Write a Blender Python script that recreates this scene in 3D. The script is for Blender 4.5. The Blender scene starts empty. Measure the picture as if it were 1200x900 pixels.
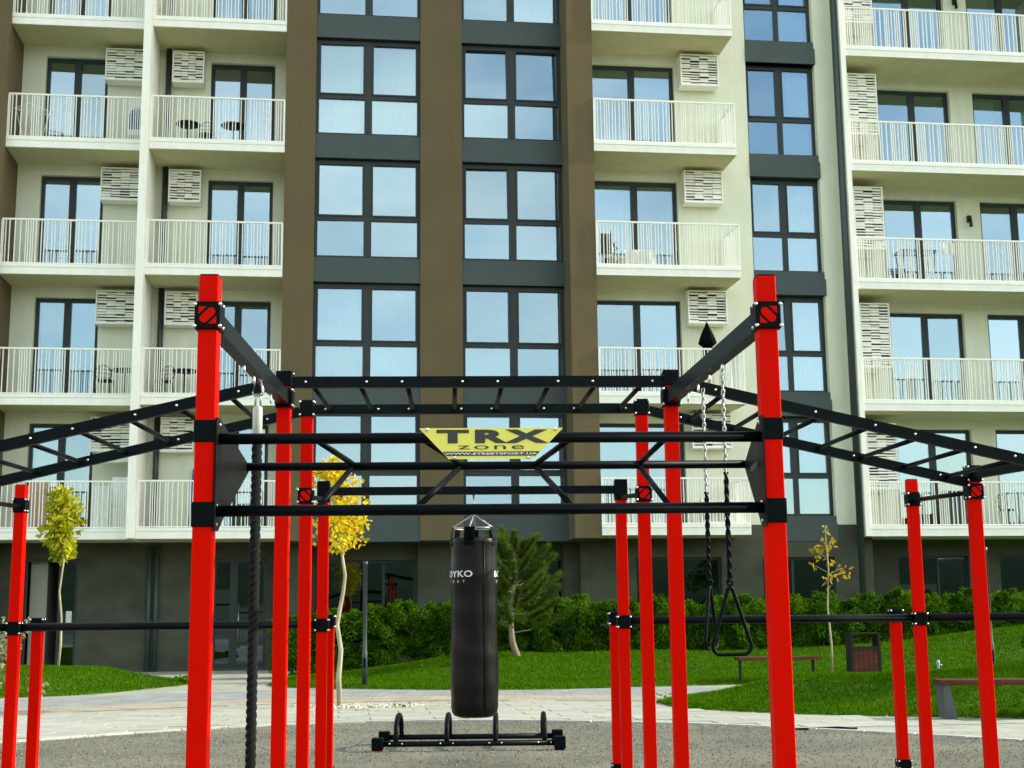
import bpy, math, random
import numpy as np
from mathutils import Vector, Matrix
R = math.radians
scene = bpy.context.scene
COL = scene.collection
random.seed(7)
rng = np.random.default_rng(11)

# ------------------------------------------------------------------ camera
pitch, roll = R(9.513), R(.599)
fwd = Vector((0, math.cos(pitch), math.sin(pitch)))
up0 = Vector((0, -math.sin(pitch), math.cos(pitch)))
rt0 = Vector((1, 0, 0))
rt = rt0 * math.cos(roll) - up0 * math.sin(roll)
up = up0 * math.cos(roll) + rt0 * math.sin(roll)
cam_data = bpy.data.cameras.new('camera')
cam = bpy.data.objects.new('camera', cam_data)
COL.objects.link(cam)
m = Matrix((rt, up, -fwd)).transposed().to_4x4()
m.translation = (0, 0, 1.3)
cam.matrix_world = m
cam_data.sensor_width = 36
cam_data.lens = 1592.6 / 1200 * 36
cam_data.clip_start = .1
cam_data.clip_end = 3000
cam_data.dof.use_dof = True
cam_data.dof.focus_distance = 6.4
cam_data.dof.aperture_fstop = 16.0
scene.camera = cam
scene.render.resolution_x, scene.render.resolution_y = 1024, 768

# ------------------------------------------------------------------ light
SUN_AZ = 4.5        # degrees from +X towards +Y
SUN_EL = 29.0
world = bpy.data.worlds.new('World')
scene.world = world
world.use_nodes = True
wn = world.node_tree
wn.nodes.clear()
out = wn.nodes.new('ShaderNodeOutputWorld')
bg = wn.nodes.new('ShaderNodeBackground')
sky = wn.nodes.new('ShaderNodeTexSky')
sky.sky_type = 'NISHITA'
sky.sun_disc = False
sky.sun_elevation = R(SUN_EL)
sky.sun_rotation = R(90 - SUN_AZ)
sky.altitude = 200
sky.dust_density = 1.2
bg.inputs['Strength'].default_value = .15
tc = wn.nodes.new('ShaderNodeTexCoord')
mp = wn.nodes.new('ShaderNodeMapping'); mp.inputs['Scale'].default_value = (1, 1, 2.6)
nz = wn.nodes.new('ShaderNodeTexNoise'); nz.inputs['Scale'].default_value = 1.7; nz.inputs['Detail'].default_value = 7; nz.inputs['Roughness'].default_value = .55
cr = wn.nodes.new('ShaderNodeValToRGB')
cr.color_ramp.elements[0].position = .40; cr.color_ramp.elements[0].color = (0, 0, 0, 1)
cr.color_ramp.elements[1].position = .68; cr.color_ramp.elements[1].color = (.75, .75, .75, 1)
mx = wn.nodes.new('ShaderNodeMix'); mx.data_type = 'RGBA'
mx.inputs['B'].default_value = (6.2, 6.5, 6.8, 1)
wn.links.new(tc.outputs['Generated'], mp.inputs[0]); wn.links.new(mp.outputs[0], nz.inputs['Vector'])
wn.links.new(nz.outputs['Fac'], cr.inputs[0]); wn.links.new(cr.outputs[0], mx.inputs['Factor'])
wn.links.new(sky.outputs[0], mx.inputs['A']); tint = wn.nodes.new('ShaderNodeMix'); tint.data_type = 'RGBA'; tint.blend_type = 'MULTIPLY'; tint.inputs['Factor'].default_value = 1
tint.inputs['B'].default_value = (1.02, .985, .84, 1)
wn.links.new(mx.outputs['Result'], tint.inputs['A']); wn.links.new(tint.outputs['Result'], bg.inputs['Color'])
wn.links.new(bg.outputs[0], out.inputs[0])

sl = bpy.data.lights.new('sun', 'SUN'); sl.energy = 2.3; sl.angle = R(.5); sl.color = (1, .95, .78)
so = bpy.data.objects.new('sun', sl); COL.objects.link(so)
sd = Vector((math.cos(R(SUN_AZ)) * math.cos(R(SUN_EL)), math.sin(R(SUN_AZ)) * math.cos(R(SUN_EL)), math.sin(R(SUN_EL))))
so.rotation_euler = sd.to_track_quat('Z', 'Y').to_euler()
so.location = (30, 0, 30)

scene.view_settings.view_transform = 'Standard'
scene.view_settings.look = 'None'
scene.view_settings.exposure = 1.47
scene.view_settings.gamma = 1
scene.render.engine = 'CYCLES'

# ------------------------------------------------------------------ materials
def mat(name, col, rough=.6, metal=0, var=.08, scale=8, bump=0, bscale=40, col2=None, spec=.5, coat=0, objvar=0, stretch=(1, 1, 1), facr=(.35, .65)):
    M = bpy.data.materials.new(name); M.use_nodes = True
    nt = M.node_tree; b = nt.nodes['Principled BSDF']
    b.inputs['Roughness'].default_value = rough; b.inputs['Metallic'].default_value = metal
    b.inputs['Specular IOR Level'].default_value = spec
    b.inputs['Coat Weight'].default_value = coat
    tcn = nt.nodes.new('ShaderNodeTexCoord'); mpn = nt.nodes.new('ShaderNodeMapping'); mpn.inputs['Scale'].default_value = stretch
    nt.links.new(tcn.outputs['Object'], mpn.inputs[0])
    n = nt.nodes.new('ShaderNodeTexNoise'); n.inputs['Scale'].default_value = scale; n.inputs['Detail'].default_value = 6
    nt.links.new(mpn.outputs[0], n.inputs['Vector'])
    r = nt.nodes.new('ShaderNodeValToRGB')
    c1 = tuple(x * (1 - var) for x in col); c2 = tuple(min(1, x * (1 + var)) for x in (col2 or col))
    r.color_ramp.elements[0].position = facr[0]; r.color_ramp.elements[1].position = facr[1]
    r.color_ramp.elements[0].color = (*c1, 1); r.color_ramp.elements[1].color = (*c2, 1)
    nt.links.new(n.outputs['Fac'], r.inputs[0])
    src = r.outputs[0]
    if objvar:
        oi = nt.nodes.new('ShaderNodeObjectInfo'); mr = nt.nodes.new('ShaderNodeMapRange')
        mr.inputs['To Min'].default_value = 1 - objvar; mr.inputs['To Max'].default_value = 1 + objvar
        nt.links.new(oi.outputs['Random'], mr.inputs['Value'])
        hs = nt.nodes.new('ShaderNodeHueSaturation'); nt.links.new(mr.outputs[0], hs.inputs['Value']); nt.links.new(src, hs.inputs['Color']); src = hs.outputs[0]
    nt.links.new(src, b.inputs['Base Color'])
    if bump:
        n2 = nt.nodes.new('ShaderNodeTexNoise'); n2.inputs['Scale'].default_value = bscale; n2.inputs['Detail'].default_value = 4
        nt.links.new(mpn.outputs[0], n2.inputs['Vector'])
        bp = nt.nodes.new('ShaderNodeBump'); bp.inputs['Strength'].default_value = bump; bp.inputs['Distance'].default_value = .02
        nt.links.new(n2.outputs['Fac'], bp.inputs['Height']); nt.links.new(bp.outputs[0], b.inputs['Normal'])
    return M

def weather(M, amount=.12, scale=(3.0, 3.0, .35), patch=.5):
    """rain streaks and patchy tone: multiply the base colour by a vertically stretched noise"""
    nt = M.node_tree; b = nt.nodes['Principled BSDF']; src = b.inputs['Base Color'].links[0].from_socket
    tcn = nt.nodes.new('ShaderNodeTexCoord'); out_ = None
    for sc, ns, am in ((scale, 1.6, amount), ((patch, patch, patch), 1.2, amount * .8)):
        mpn = nt.nodes.new('ShaderNodeMapping'); mpn.inputs['Scale'].default_value = sc; nt.links.new(tcn.outputs['Object'], mpn.inputs[0])
        n = nt.nodes.new('ShaderNodeTexNoise'); n.inputs['Scale'].default_value = ns; n.inputs['Detail'].default_value = 7; n.inputs['Roughness'].default_value = .6
        nt.links.new(mpn.outputs[0], n.inputs['Vector'])
        mr = nt.nodes.new('ShaderNodeMapRange'); mr.inputs['From Min'].default_value = .3; mr.inputs['From Max'].default_value = .7; mr.inputs['To Min'].default_value = 1 - am; mr.inputs['To Max'].default_value = 1 + am * .5
        nt.links.new(n.outputs['Fac'], mr.inputs['Value'])
        hs = nt.nodes.new('ShaderNodeHueSaturation'); nt.links.new(src, hs.inputs['Color']); nt.links.new(mr.outputs[0], hs.inputs['Value']); src = hs.outputs[0]
    nt.links.new(src, b.inputs['Base Color'])

def leafmat(name, cols, trans=.35, rough=.5):
    """leaf colour varies per leaf through a random face attribute"""
    M = bpy.data.materials.new(name); M.use_nodes = True
    nt = M.node_tree; nt.nodes.remove(nt.nodes['Principled BSDF']); b = nt.nodes.new('ShaderNodeBsdfDiffuse')
    at = nt.nodes.new('ShaderNodeAttribute'); at.attribute_name = 'tone'
    r = nt.nodes.new('ShaderNodeValToRGB'); el = r.color_ramp.elements
    el[0].position, el[0].color = 0, (*cols[0], 1); el[1].position, el[1].color = 1, (*cols[-1], 1)
    for i, c in enumerate(cols[1:-1]): e = el.new((i + 1) / (len(cols) - 1)); e.color = (*c, 1)
    nt.links.new(at.outputs['Fac'], r.inputs[0]); nt.links.new(r.outputs[0], b.inputs['Color'])
    tr = nt.nodes.new('ShaderNodeBsdfTranslucent'); nt.links.new(r.outputs[0], tr.inputs['Color'])
    mxs = nt.nodes.new('ShaderNodeMixShader'); mxs.inputs[0].default_value = trans
    nt.links.new(b.outputs[0], mxs.inputs[1]); nt.links.new(tr.outputs[0], mxs.inputs[2])
    nt.links.new(mxs.outputs[0], nt.nodes['Material Output'].inputs[0])
    return M

def glassmat(name, refl=.42, tint=(.55, .6, .62), gcol=(.66, .86, 1.0)):
    M = bpy.data.materials.new(name); M.use_nodes = True
    nt = M.node_tree; nt.nodes.remove(nt.nodes['Principled BSDF'])
    g = nt.nodes.new('ShaderNodeBsdfGlossy'); g.inputs['Roughness'].default_value = .015; g.inputs['Color'].default_value = (*gcol, 1)
    n = nt.nodes.new('ShaderNodeTexNoise'); n.inputs['Scale'].default_value = .9; n.inputs['Detail'].default_value = 1
    tcn = nt.nodes.new('ShaderNodeTexCoord'); nt.links.new(tcn.outputs['Object'], n.inputs['Vector'])
    bp = nt.nodes.new('ShaderNodeBump'); bp.inputs['Strength'].default_value = .06; bp.inputs['Distance'].default_value = .03
    nt.links.new(n.outputs['Fac'], bp.inputs['Height']); nt.links.new(bp.outputs[0], g.inputs['Normal'])
    t = nt.nodes.new('ShaderNodeBsdfTransparent'); t.inputs['Color'].default_value = (*tint, 1)
    fr = nt.nodes.new('ShaderNodeLayerWeight'); fr.inputs['Blend'].default_value = .25
    mr = nt.nodes.new('ShaderNodeMapRange'); mr.inputs['To Min'].default_value = refl; mr.inputs['To Max'].default_value = 1
    nt.links.new(fr.outputs['Fresnel'], mr.inputs['Value'])
    oi = nt.nodes.new('ShaderNodeObjectInfo'); mv = nt.nodes.new('ShaderNodeMapRange'); mv.inputs['To Min'].default_value = .82; mv.inputs['To Max'].default_value = 1.08
    nt.links.new(oi.outputs['Random'], mv.inputs['Value']); ml = nt.nodes.new('ShaderNodeMath'); ml.operation = 'MULTIPLY'
    nt.links.new(mr.outputs[0], ml.inputs[0]); nt.links.new(mv.outputs[0], ml.inputs[1])
    x = nt.nodes.new('ShaderNodeMixShader'); nt.links.new(ml.outputs[0], x.inputs[0])
    nt.links.new(t.outputs[0], x.inputs[1]); nt.links.new(g.outputs[0], x.inputs[2])
    nt.links.new(x.outputs[0], nt.nodes['Material Output'].inputs[0])
    return M

cream = mat('cream_render', (.75, .76, .60), .85, var=.03, scale=1.3, bump=.15, bscale=120)
soffit_shade_m = mat('shaded_cream_soffit', (.62, .58, .34), .9, var=.04, scale=1.5)  # cream darkened towards olive: the shade under the balconies is put into the colour
white = mat('white_concrete', (.93, .92, .82), .7, var=.03, scale=2, bump=.05, bscale=60)
rail_m = mat('white_rail_paint', (.92, .91, .82), .45, var=.02)
brown = mat('brown_render', (.124, .091, .038), .85, var=.06, scale=.8, bump=.2, bscale=150)
anth = mat('anthracite_panel', (.036, .056, .052), .5, var=.06, scale=2)
frame_m = mat('anthracite_frame', (.024, .033, .032), .45, var=.05, scale=5, spec=.3)
plaster = mat('grey_plaster', (.068, .072, .052), .95, var=.08, scale=1.3, bump=.25, bscale=12, col2=(.080, .084, .060), stretch=(1, 1, 1.7), spec=.1)
rooms_m = mat('room_interior', (.035, .036, .036), .8, var=.1, scale=1)
roomwall_m = mat('entrance_wall', (.35, .35, .30), .8, var=.05, scale=1)
curtain_m = mat('curtain', (.78, .80, .76), .9, var=.05, scale=3)
for _m in (cream, white, brown, anth, soffit_shade_m): weather(_m, .055)
glass = glassmat('window_glass', .30, (.68, .74, .74))
glass_dark = glassmat('shopfront_glass', .10, (.35, .38, .38))
screen_dark = mat('screen_backing', (.018, .020, .020), .9)
red = mat('red_powder_coat', (.66, .004, .0), .40, var=.03, scale=3, bump=.015, bscale=300, spec=.03)
black = mat('black_powder_coat', (.0018, .0036, .0048), .42, var=.25, scale=6, bump=.05, bscale=200, spec=.06)
blackrail = mat('black_square_tube', (.0026, .0052, .0066), .40, var=.25, scale=6, bump=.05, bscale=200, spec=.08)
plate_m = mat('black_side_plate', (.004, .004, .004), .45, var=.2, scale=5, spec=.12)
steel = mat('galvanised_steel', (.42, .42, .39), .32, metal=.9, var=.12, scale=30)
bolt_m = mat('zinc_bolt', (.75, .75, .72), .28, metal=.85, var=.05, scale=30)
leather = mat('black_vinyl', (.0022, .0026, .0024), .34, var=.2, scale=5, bump=.15, bscale=9, spec=.22)
rope_m = mat('black_rope', (.006, .006, .007), .8, var=.35, scale=90, bump=.6, bscale=260, spec=.25)
shackle_m = mat('aluminium_sleeve', (.42, .42, .36), .4, metal=.35, var=.08, scale=30)
white_print = mat('white_print', (.75, .77, .78), .5)
grey_print = mat('grey_print', (.32, .32, .30), .5)
sign_grey = mat('sign_grey_print', (.05, .052, .048), .5)
wood = mat('bench_wood', (.085, .033, .018), .8, spec=.1, var=.3, scale=6, stretch=(.6, 6, 6), bump=.1, bscale=40)
bark = mat('pale_bark', (.34, .30, .20), .85, var=.25, scale=14, bump=.5, bscale=40, stretch=(1, 1, .3))
bark_d = mat('pine_bark', (.22, .17, .12), .9, var=.3, scale=14, bump=.6, bscale=40, stretch=(1, 1, .3))
slab_m = mat('paving_slab', (.32, .325, .28), .85, var=.10, scale=3, bump=.15, bscale=120, objvar=.09)
kerb_m = mat('kerb_concrete', (.42, .42, .37), .9, var=.08, scale=5, bump=.1, bscale=90, objvar=.04)
concrete_m = mat('bench_leg_concrete', (.075, .078, .070), .8, var=.1, scale=5)
pebble_m = mat('pebbles', (.45, .42, .34), .8, var=.3, scale=20)
blue_m = mat('blue_fabric', (.02, .06, .30), .8)
card_m = mat('cardboard', (.45, .30, .20), .8)
whitecloth = mat('white_cloth', (.82, .85, .82), .9, bump=.5, bscale=12)
weather(plaster, .12, (1, 1, 1), .3)
blackcloth = mat('black_parasol_cloth', (.003, .003, .004), .9, spec=.05)
darkmetal = mat('dark_garden_metal', (.014, .015, .015), .6, spec=.2)
pipe_m = mat('downpipe_paint', (.028, .042, .042), .35, var=.05)
hydr_m = mat('pale_blue_paint', (.30, .45, .50), .5)
black_rubber = mat('rubber_pad', (.35, .03, .02), .7)
orange_m = mat('orange_display', (.35, .09, .03), .7)
paper_m = mat('white_paper', (.7, .72, .68), .8)

# yellow sign skin: a thin translucent plastic sheet, the sun shines through it from above
sign_y = mat('yellow_sign_sheet', (1.0, .90, .17), .5, var=.02)
nt = sign_y.node_tree; b = nt.nodes['Principled BSDF']
tr = nt.nodes.new('ShaderNodeBsdfTranslucent'); tr.inputs['Color'].default_value = (.98, .92, .22, 1)
mxs = nt.nodes.new('ShaderNodeMixShader'); mxs.inputs[0].default_value = .04
nt.links.new(b.outputs[0], mxs.inputs[1]); nt.links.new(tr.outputs[0], mxs.inputs[2]); nt.links.new(mxs.outputs[0], nt.nodes['Material Output'].inputs[0])

def groundmat(name, stops, scale, rough=.95, bump=.5, bscale=60, big=.5):
    M = bpy.data.materials.new(name); M.use_nodes = True
    nt = M.node_tree; b = nt.nodes['Principled BSDF']; b.inputs['Roughness'].default_value = rough; b.inputs['Specular IOR Level'].default_value = .2
    tcn = nt.nodes.new('ShaderNodeTexCoord')
    n1 = nt.nodes.new('ShaderNodeTexNoise'); n1.inputs['Scale'].default_value = scale; n1.inputs['Detail'].default_value = 8; n1.inputs['Roughness'].default_value = .75
    n2 = nt.nodes.new('ShaderNodeTexNoise'); n2.inputs['Scale'].default_value = big; n2.inputs['Detail'].default_value = 3
    for n in (n1, n2): nt.links.new(tcn.outputs['Object'], n.inputs['Vector'])
    mm = nt.nodes.new('ShaderNodeMix'); mm.inputs['Factor'].default_value = .38
    nt.links.new(n1.outputs['Fac'], mm.inputs['A']); nt.links.new(n2.outputs['Fac'], mm.inputs['B'])
    r = nt.nodes.new('ShaderNodeValToRGB'); el = r.color_ramp.elements
    el[0].position, el[0].color = .36, (*stops[0], 1); el[1].position, el[1].color = .64, (*stops[-1], 1)
    for i, c in enumerate(stops[1:-1]): e = el.new(.36 + .28 * (i + 1) / (len(stops) - 1)); e.color = (*c, 1)
    nt.links.new(mm.outputs[0], r.inputs[0]); nt.links.new(r.outputs[0], b.inputs['Base Color'])
    n3 = nt.nodes.new('ShaderNodeTexNoise'); n3.inputs['Scale'].default_value = bscale; n3.inputs['Detail'].default_value = 5
    nt.links.new(tcn.outputs['Object'], n3.inputs['Vector'])
    bp = nt.nodes.new('ShaderNodeBump'); bp.inputs['Strength'].default_value = bump; bp.inputs['Distance'].default_value = .03
    nt.links.new(n3.outputs['Fac'], bp.inputs['Height']); nt.links.new(bp.outputs[0], b.inputs['Normal'])
    return M
gravel_m = groundmat('fine_gravel', [(.085, .085, .065), (.165, .162, .128), (.26, .25, .195)], 60, bump=.9, bscale=70, big=.7)
soil_m = groundmat('far_ground', [(.05, .07, .03), (.09, .11, .05)], 2)
turf_m = groundmat('turf', [(.030, .08, .003), (.055, .13, .005), (.085, .17, .01)], 9, bump=.8, bscale=30, big=.9)
hill_m = groundmat('wooded_hills', [(.015, .03, .012), (.03, .05, .02), (.05, .07, .03)], .15, bump=1, bscale=.3, big=.02)

def brickmat(name, c1, c2, mortar, bw, rh, scale=1):
    M = bpy.data.materials.new(name); M.use_nodes = True
    nt = M.node_tree; b = nt.nodes['Principled BSDF']; b.inputs['Roughness'].default_value = .88
    tcn = nt.nodes.new('ShaderNodeTexCoord'); br = nt.nodes.new('ShaderNodeTexBrick')
    br.inputs['Color1'].default_value = (*c1, 1); br.inputs['Color2'].default_value = (*c2, 1); br.inputs['Mortar'].default_value = (*mortar, 1)
    br.inputs['Scale'].default_value = scale; br.inputs['Brick Width'].default_value = bw; br.inputs['Row Height'].default_value = rh; br.inputs['Mortar Size'].default_value = .006
    nt.links.new(tcn.outputs['Object'], br.inputs['Vector'])
    n = nt.nodes.new('ShaderNodeTexNoise'); n.inputs['Scale'].default_value = 2.2; n.inputs['Detail'].default_value = 6; nt.links.new(tcn.outputs['Object'], n.inputs['Vector'])
    mr = nt.nodes.new('ShaderNodeMapRange'); mr.inputs['From Min'].default_value = .3; mr.inputs['From Max'].default_value = .7; mr.inputs['To Min'].default_value = .82; mr.inputs['To Max'].default_value = 1.15
    nt.links.new(n.outputs['Fac'], mr.inputs['Value'])
    hs = nt.nodes.new('ShaderNodeHueSaturation'); nt.links.new(br.outputs['Color'], hs.inputs['Color']); nt.links.new(mr.outputs[0], hs.inputs['Value'])
    nt.links.new(hs.outputs[0], b.inputs['Base Color'])
    bp = nt.nodes.new('ShaderNodeBump'); bp.inputs['Strength'].default_value = .4; bp.inputs['Distance'].default_value = .01; bp.invert = True
    nt.links.new(br.outputs['Fac'], bp.inputs['Height']); nt.links.new(bp.outputs[0], b.inputs['Normal'])
    return M
path_m = brickmat('light_paving', (.32, .325, .275), (.29, .295, .25), (.15, .15, .12), .6, .3)
beige_m = brickmat('beige_paving', (.36, .31, .24), (.31, .27, .21), (.18, .16, .13), .3, .15)
grey_m = brickmat('grey_paving', (.27, .29, .29), (.21, .23, .23), (.12, .12, .11), .3, .15)

# ------------------------------------------------------------------ mesh builder
class MB:
    def __init__(s): s.v = []; s.f = []; s.sm = []
    def add(s, verts, faces, smooth=False):
        o = len(s.v); s.v += [tuple(v) for v in verts]; s.f += [tuple(i + o for i in f) for f in faces]; s.sm += [smooth] * len(faces)
        return s
    def box(s, x0, x1, y0, y1, z0, z1):
        x0, x1 = min(x0, x1), max(x0, x1); y0, y1 = min(y0, y1), max(y0, y1); z0, z1 = min(z0, z1), max(z0, z1)
        return s.add([(x0, y0, z0), (x1, y0, z0), (x1, y1, z0), (x0, y1, z0), (x0, y0, z1), (x1, y0, z1), (x1, y1, z1), (x0, y1, z1)],
                     [(0, 3, 2, 1), (4, 5, 6, 7), (0, 1, 5, 4), (1, 2, 6, 5), (2, 3, 7, 6), (3, 0, 4, 7)])
    def bbox(s, x0, x1, y0, y1, z0, z1, c):
        """box with chamfered vertical edges and rims"""
        pts = [(x0 + c, y0), (x1 - c, y0), (x1, y0 + c), (x1, y1 - c), (x1 - c, y1), (x0 + c, y1), (x0, y1 - c), (x0, y0 + c)]
        cx, cy = (x0 + x1) / 2, (y0 + y1) / 2
        kx = 1 - 2 * c / (x1 - x0); ky = 1 - 2 * c / (y1 - y0)
        rings = [[(cx + (p[0] - cx) * kx, cy + (p[1] - cy) * ky, z0) for p in pts], [(*p, z0 + c) for p in pts], [(*p, z1 - c) for p in pts], [(cx + (p[0] - cx) * kx, cy + (p[1] - cy) * ky, z1) for p in pts]]
        v = [q for r_ in rings for q in r_]; f = []
        for k in range(3):
            for i in range(8):
                j = (i + 1) % 8; f.append((k * 8 + i, k * 8 + j, k * 8 + 8 + j, k * 8 + 8 + i))
        f.append(tuple(range(7, -1, -1))); f.append(tuple(range(24, 32)))
        return s.add(v, f)
    def beam(s, p, q, w, h, up=(0, 0, 1)):
        """rectangular bar from p to q, w across, h along up"""
        p, q = Vector(p), Vector(q); d = (q - p).normalized(); upv = Vector(up)
        side = d.cross(upv).normalized(); u2 = side.cross(d).normalized()
        v = []
        for c in (p, q):
            for a, b_ in ((-1, -1), (1, -1), (1, 1), (-1, 1)): v.append(c + side * (a * w / 2) + u2 * (b_ * h / 2))
        return s.add(v, [(0, 3, 2, 1), (4, 5, 6, 7), (0, 1, 5, 4), (1, 2, 6, 5), (2, 3, 7, 6), (3, 0, 4, 7)][:6])
    def tube(s, pts, r, n=10, closed=False, cap=True):
        pts = [Vector(p) for p in pts]; m_ = len(pts); rs = r if isinstance(r, (list, tuple)) else [r] * m_
        o = []; prev = None
        for i, p in enumerate(pts):
            if closed: d = pts[(i + 1) % m_] - pts[i - 1]
            else: d = pts[min(i + 1, m_ - 1)] - pts[max(i - 1, 0)]
            d.normalize()
            if prev is None:
                a = Vector((0, 0, 1)) if abs(d.z) < .9 else Vector((1, 0, 0)); a = (a - d * a.dot(d)).normalized()
            else: a = (prev - d * prev.dot(d)).normalized()
            prev = a; b_ = d.cross(a)
            o.append([p + (a * math.cos(t * 2 * math.pi / n) + b_ * math.sin(t * 2 * math.pi / n)) * rs[i] for t in range(n)])
        v = [q for r_ in o for q in r_]; f = []
        for k in range(m_ if closed else m_ - 1):
            k2 = (k + 1) % m_
            for i in range(n): j = (i + 1) % n; f.append((k * n + i, k * n + j, k2 * n + j, k2 * n + i))
        s.add(v, f, True)
        if cap and not closed:
            o0 = len(s.v) - len(v)
            s.f.append(tuple(o0 + i for i in range(n - 1, -1, -1))); s.sm.append(False)
            s.f.append(tuple(o0 + (m_ - 1) * n + i for i in range(n))); s.sm.append(False)
        return s
    def lathe(s, prof, n=24, c=(0, 0), smooth=True):
        v = []; f = []
        for r_, z in prof:
            for i in range(n): a = 2 * math.pi * i / n; v.append((c[0] + r_ * math.cos(a), c[1] + r_ * math.sin(a), z))
        for k in range(len(prof) - 1):
            for i in range(n): j = (i + 1) % n; f.append((k * n + i, k * n + j, (k + 1) * n + j, (k + 1) * n + i))
        f.append(tuple(range(n - 1, -1, -1))); f.append(tuple(range((len(prof) - 1) * n, len(prof) * n)))
        return s.add(v, f, smooth)
    def prism(s, poly, h, tf=lambda x, y, z: (x, y, z)):
        n = len(poly); v = [tf(x, y, 0) for x, y in poly] + [tf(x, y, h) for x, y in poly]
        f = [tuple(range(n - 1, -1, -1)), tuple(range(n, 2 * n))] + [(i, (i + 1) % n, n + (i + 1) % n, n + i) for i in range(n)]
        return s.add(v, f)
    def mesh(s, name, material, bevel=0):
        me = bpy.data.meshes.new(name); me.from_pydata(s.v, [], s.f); me.materials.append(material)
        me.polygons.foreach_set('use_smooth', s.sm); me.update(); return me
    def build(s, name, material, parent=None, kind=None):
        return link(name, s.mesh(name, material), parent, kind)

def link(name, me, parent=None, kind=None):
    o = bpy.data.objects.new(name, me); COL.objects.link(o); o.parent = parent
    if kind: o['kind'] = kind
    return o
def thing(name, label, cat, loc=(0, 0, 0), rz=0, group=None):
    o = bpy.data.objects.new(name, None); COL.objects.link(o); o.empty_display_size = .2
    o.location = loc; o.rotation_euler = (0, 0, rz); o['label'] = label; o['category'] = cat
    if group: o['group'] = group
    return o
def tag(o, label, cat, group=None):
    o['label'] = label; o['category'] = cat
    if group: o['group'] = group
    return o
def copy_tree(o, parent=None):
    c = o.copy(); COL.objects.link(c); c.parent = parent
    for ch in list(o.children): copy_tree(ch, c)
    return c
def text_mesh(txt, size, bold=0.0, sx=1, spacing=1):
    cu = bpy.data.curves.new('lettering', 'FONT'); cu.body = txt; cu.size = size; cu.offset = bold; cu.extrude = 0; cu.space_character = spacing
    cu.align_x = 'CENTER'; cu.align_y = 'CENTER'; cu.resolution_u = 3
    to = bpy.data.objects.new('lettering', cu); COL.objects.link(to)
    dg = bpy.context.evaluated_depsgraph_get(); me = bpy.data.meshes.new_from_object(to.evaluated_get(dg))
    bpy.data.objects.remove(to)
    vs = [(v.co.x * sx, v.co.y) for v in me.vertices]; fs = [tuple(p.vertices) for p in me.polygons]
    bpy.data.meshes.remove(me); return vs, fs

# ------------------------------------------------------------------ ground, path, lawns
def catmull(P, n=8):
    out_ = []
    Q = [P[0]] + list(P) + [P[-1]]
    for i in range(1, len(Q) - 2):
        p0, p1, p2, p3 = [np.array(q, float) for q in Q[i - 1:i + 3]]
        for k in range(n):
            t = k / n; out_.append(tuple(.5 * ((2 * p1) + (-p0 + p2) * t + (2 * p0 - 5 * p1 + 4 * p2 - p3) * t * t + (-p0 + 3 * p1 - 3 * p2 + p3) * t ** 3)))
    out_.append(tuple(P[-1])); return out_
def inside(poly, x, y):
    r_ = np.zeros(x.shape, bool); n = len(poly)
    for i in range(n):
        x1, y1 = poly[i]; x2, y2 = poly[(i + 1) % n]
        if y1 == y2: continue
        c = ((y1 > y) != (y2 > y)) & (x < (x2 - x1) * (y - y1) / (y2 - y1) + x1); r_ ^= c
    return r_
def dist(poly, x, y, closed=True):
    d = np.full(x.shape, 1e9); n = len(poly)
    for i in range(n if closed else n - 1):
        x1, y1 = poly[i]; x2, y2 = poly[(i + 1) % n]; dx, dy = x2 - x1, y2 - y1
        t = np.clip(((x - x1) * dx + (y - y1) * dy) / (dx * dx + dy * dy + 1e-9), 0, 1)
        d = np.minimum(d, np.hypot(x - x1 - t * dx, y - y1 - t * dy))
    return d
def sheet(name, poly, z, material, kind='structure', parent=None):
    me = bpy.data.meshes.new(name); me.from_pydata([(x, y, z) for x, y in poly], [], [tuple(range(len(poly)))]); me.materials.append(material)
    # make sure the face points up
    if me.polygons[0].normal.z < 0: me.flip_normals()
    return link(name, me, parent, kind)

sheet('ground', [(-900, -900), (900, -900), (900, 900), (-900, 900)], -.03, soil_m)
border = catmull([(-15, 3), (-11.5, 8), (-8, 12.2), (-5.06, 14.96), (-3.6, 16.15), (-1.8, 16.9), (-.04, 16.83), (1.94, 16.15), (3.59, 14.95), (4.99, 13.74), (7.6, 11.4), (10.5, 7.6), (13, 3)], 8)
sheet('playground_surface', border + [(15, -12), (-17, -12)], -.004, gravel_m)
path = sheet('path', [(-15.5, 2.5)] + [(x, y) for x, y in border] + [(13.5, 2.5), (17, 8), (26, 20), (26, 37), (-17, 37), (-17, 6)], -.012, path_m)
def offset_curve(d0, d1, x0, x1):
    a = []; b_ = []
    for i in range(1, len(border) - 1):
        x, y = border[i]; tx, ty = border[i + 1][0] - border[i - 1][0], border[i + 1][1] - border[i - 1][1]; L = math.hypot(tx, ty); nx, ny = -ty / L, tx / L
        if x0 <= x <= x1:
            a.append((x + nx * d0, y + ny * d0)); b_.append((x + nx * d1, y + ny * d1))
    return a + b_[::-1]
sheet('beige_path_band', offset_curve(4.0, 5.2, -12, 4), -.007, beige_m)
sheet('grey_path_band', offset_curve(5.2, 7.6, -12, 5), -.007, grey_m)

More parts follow.
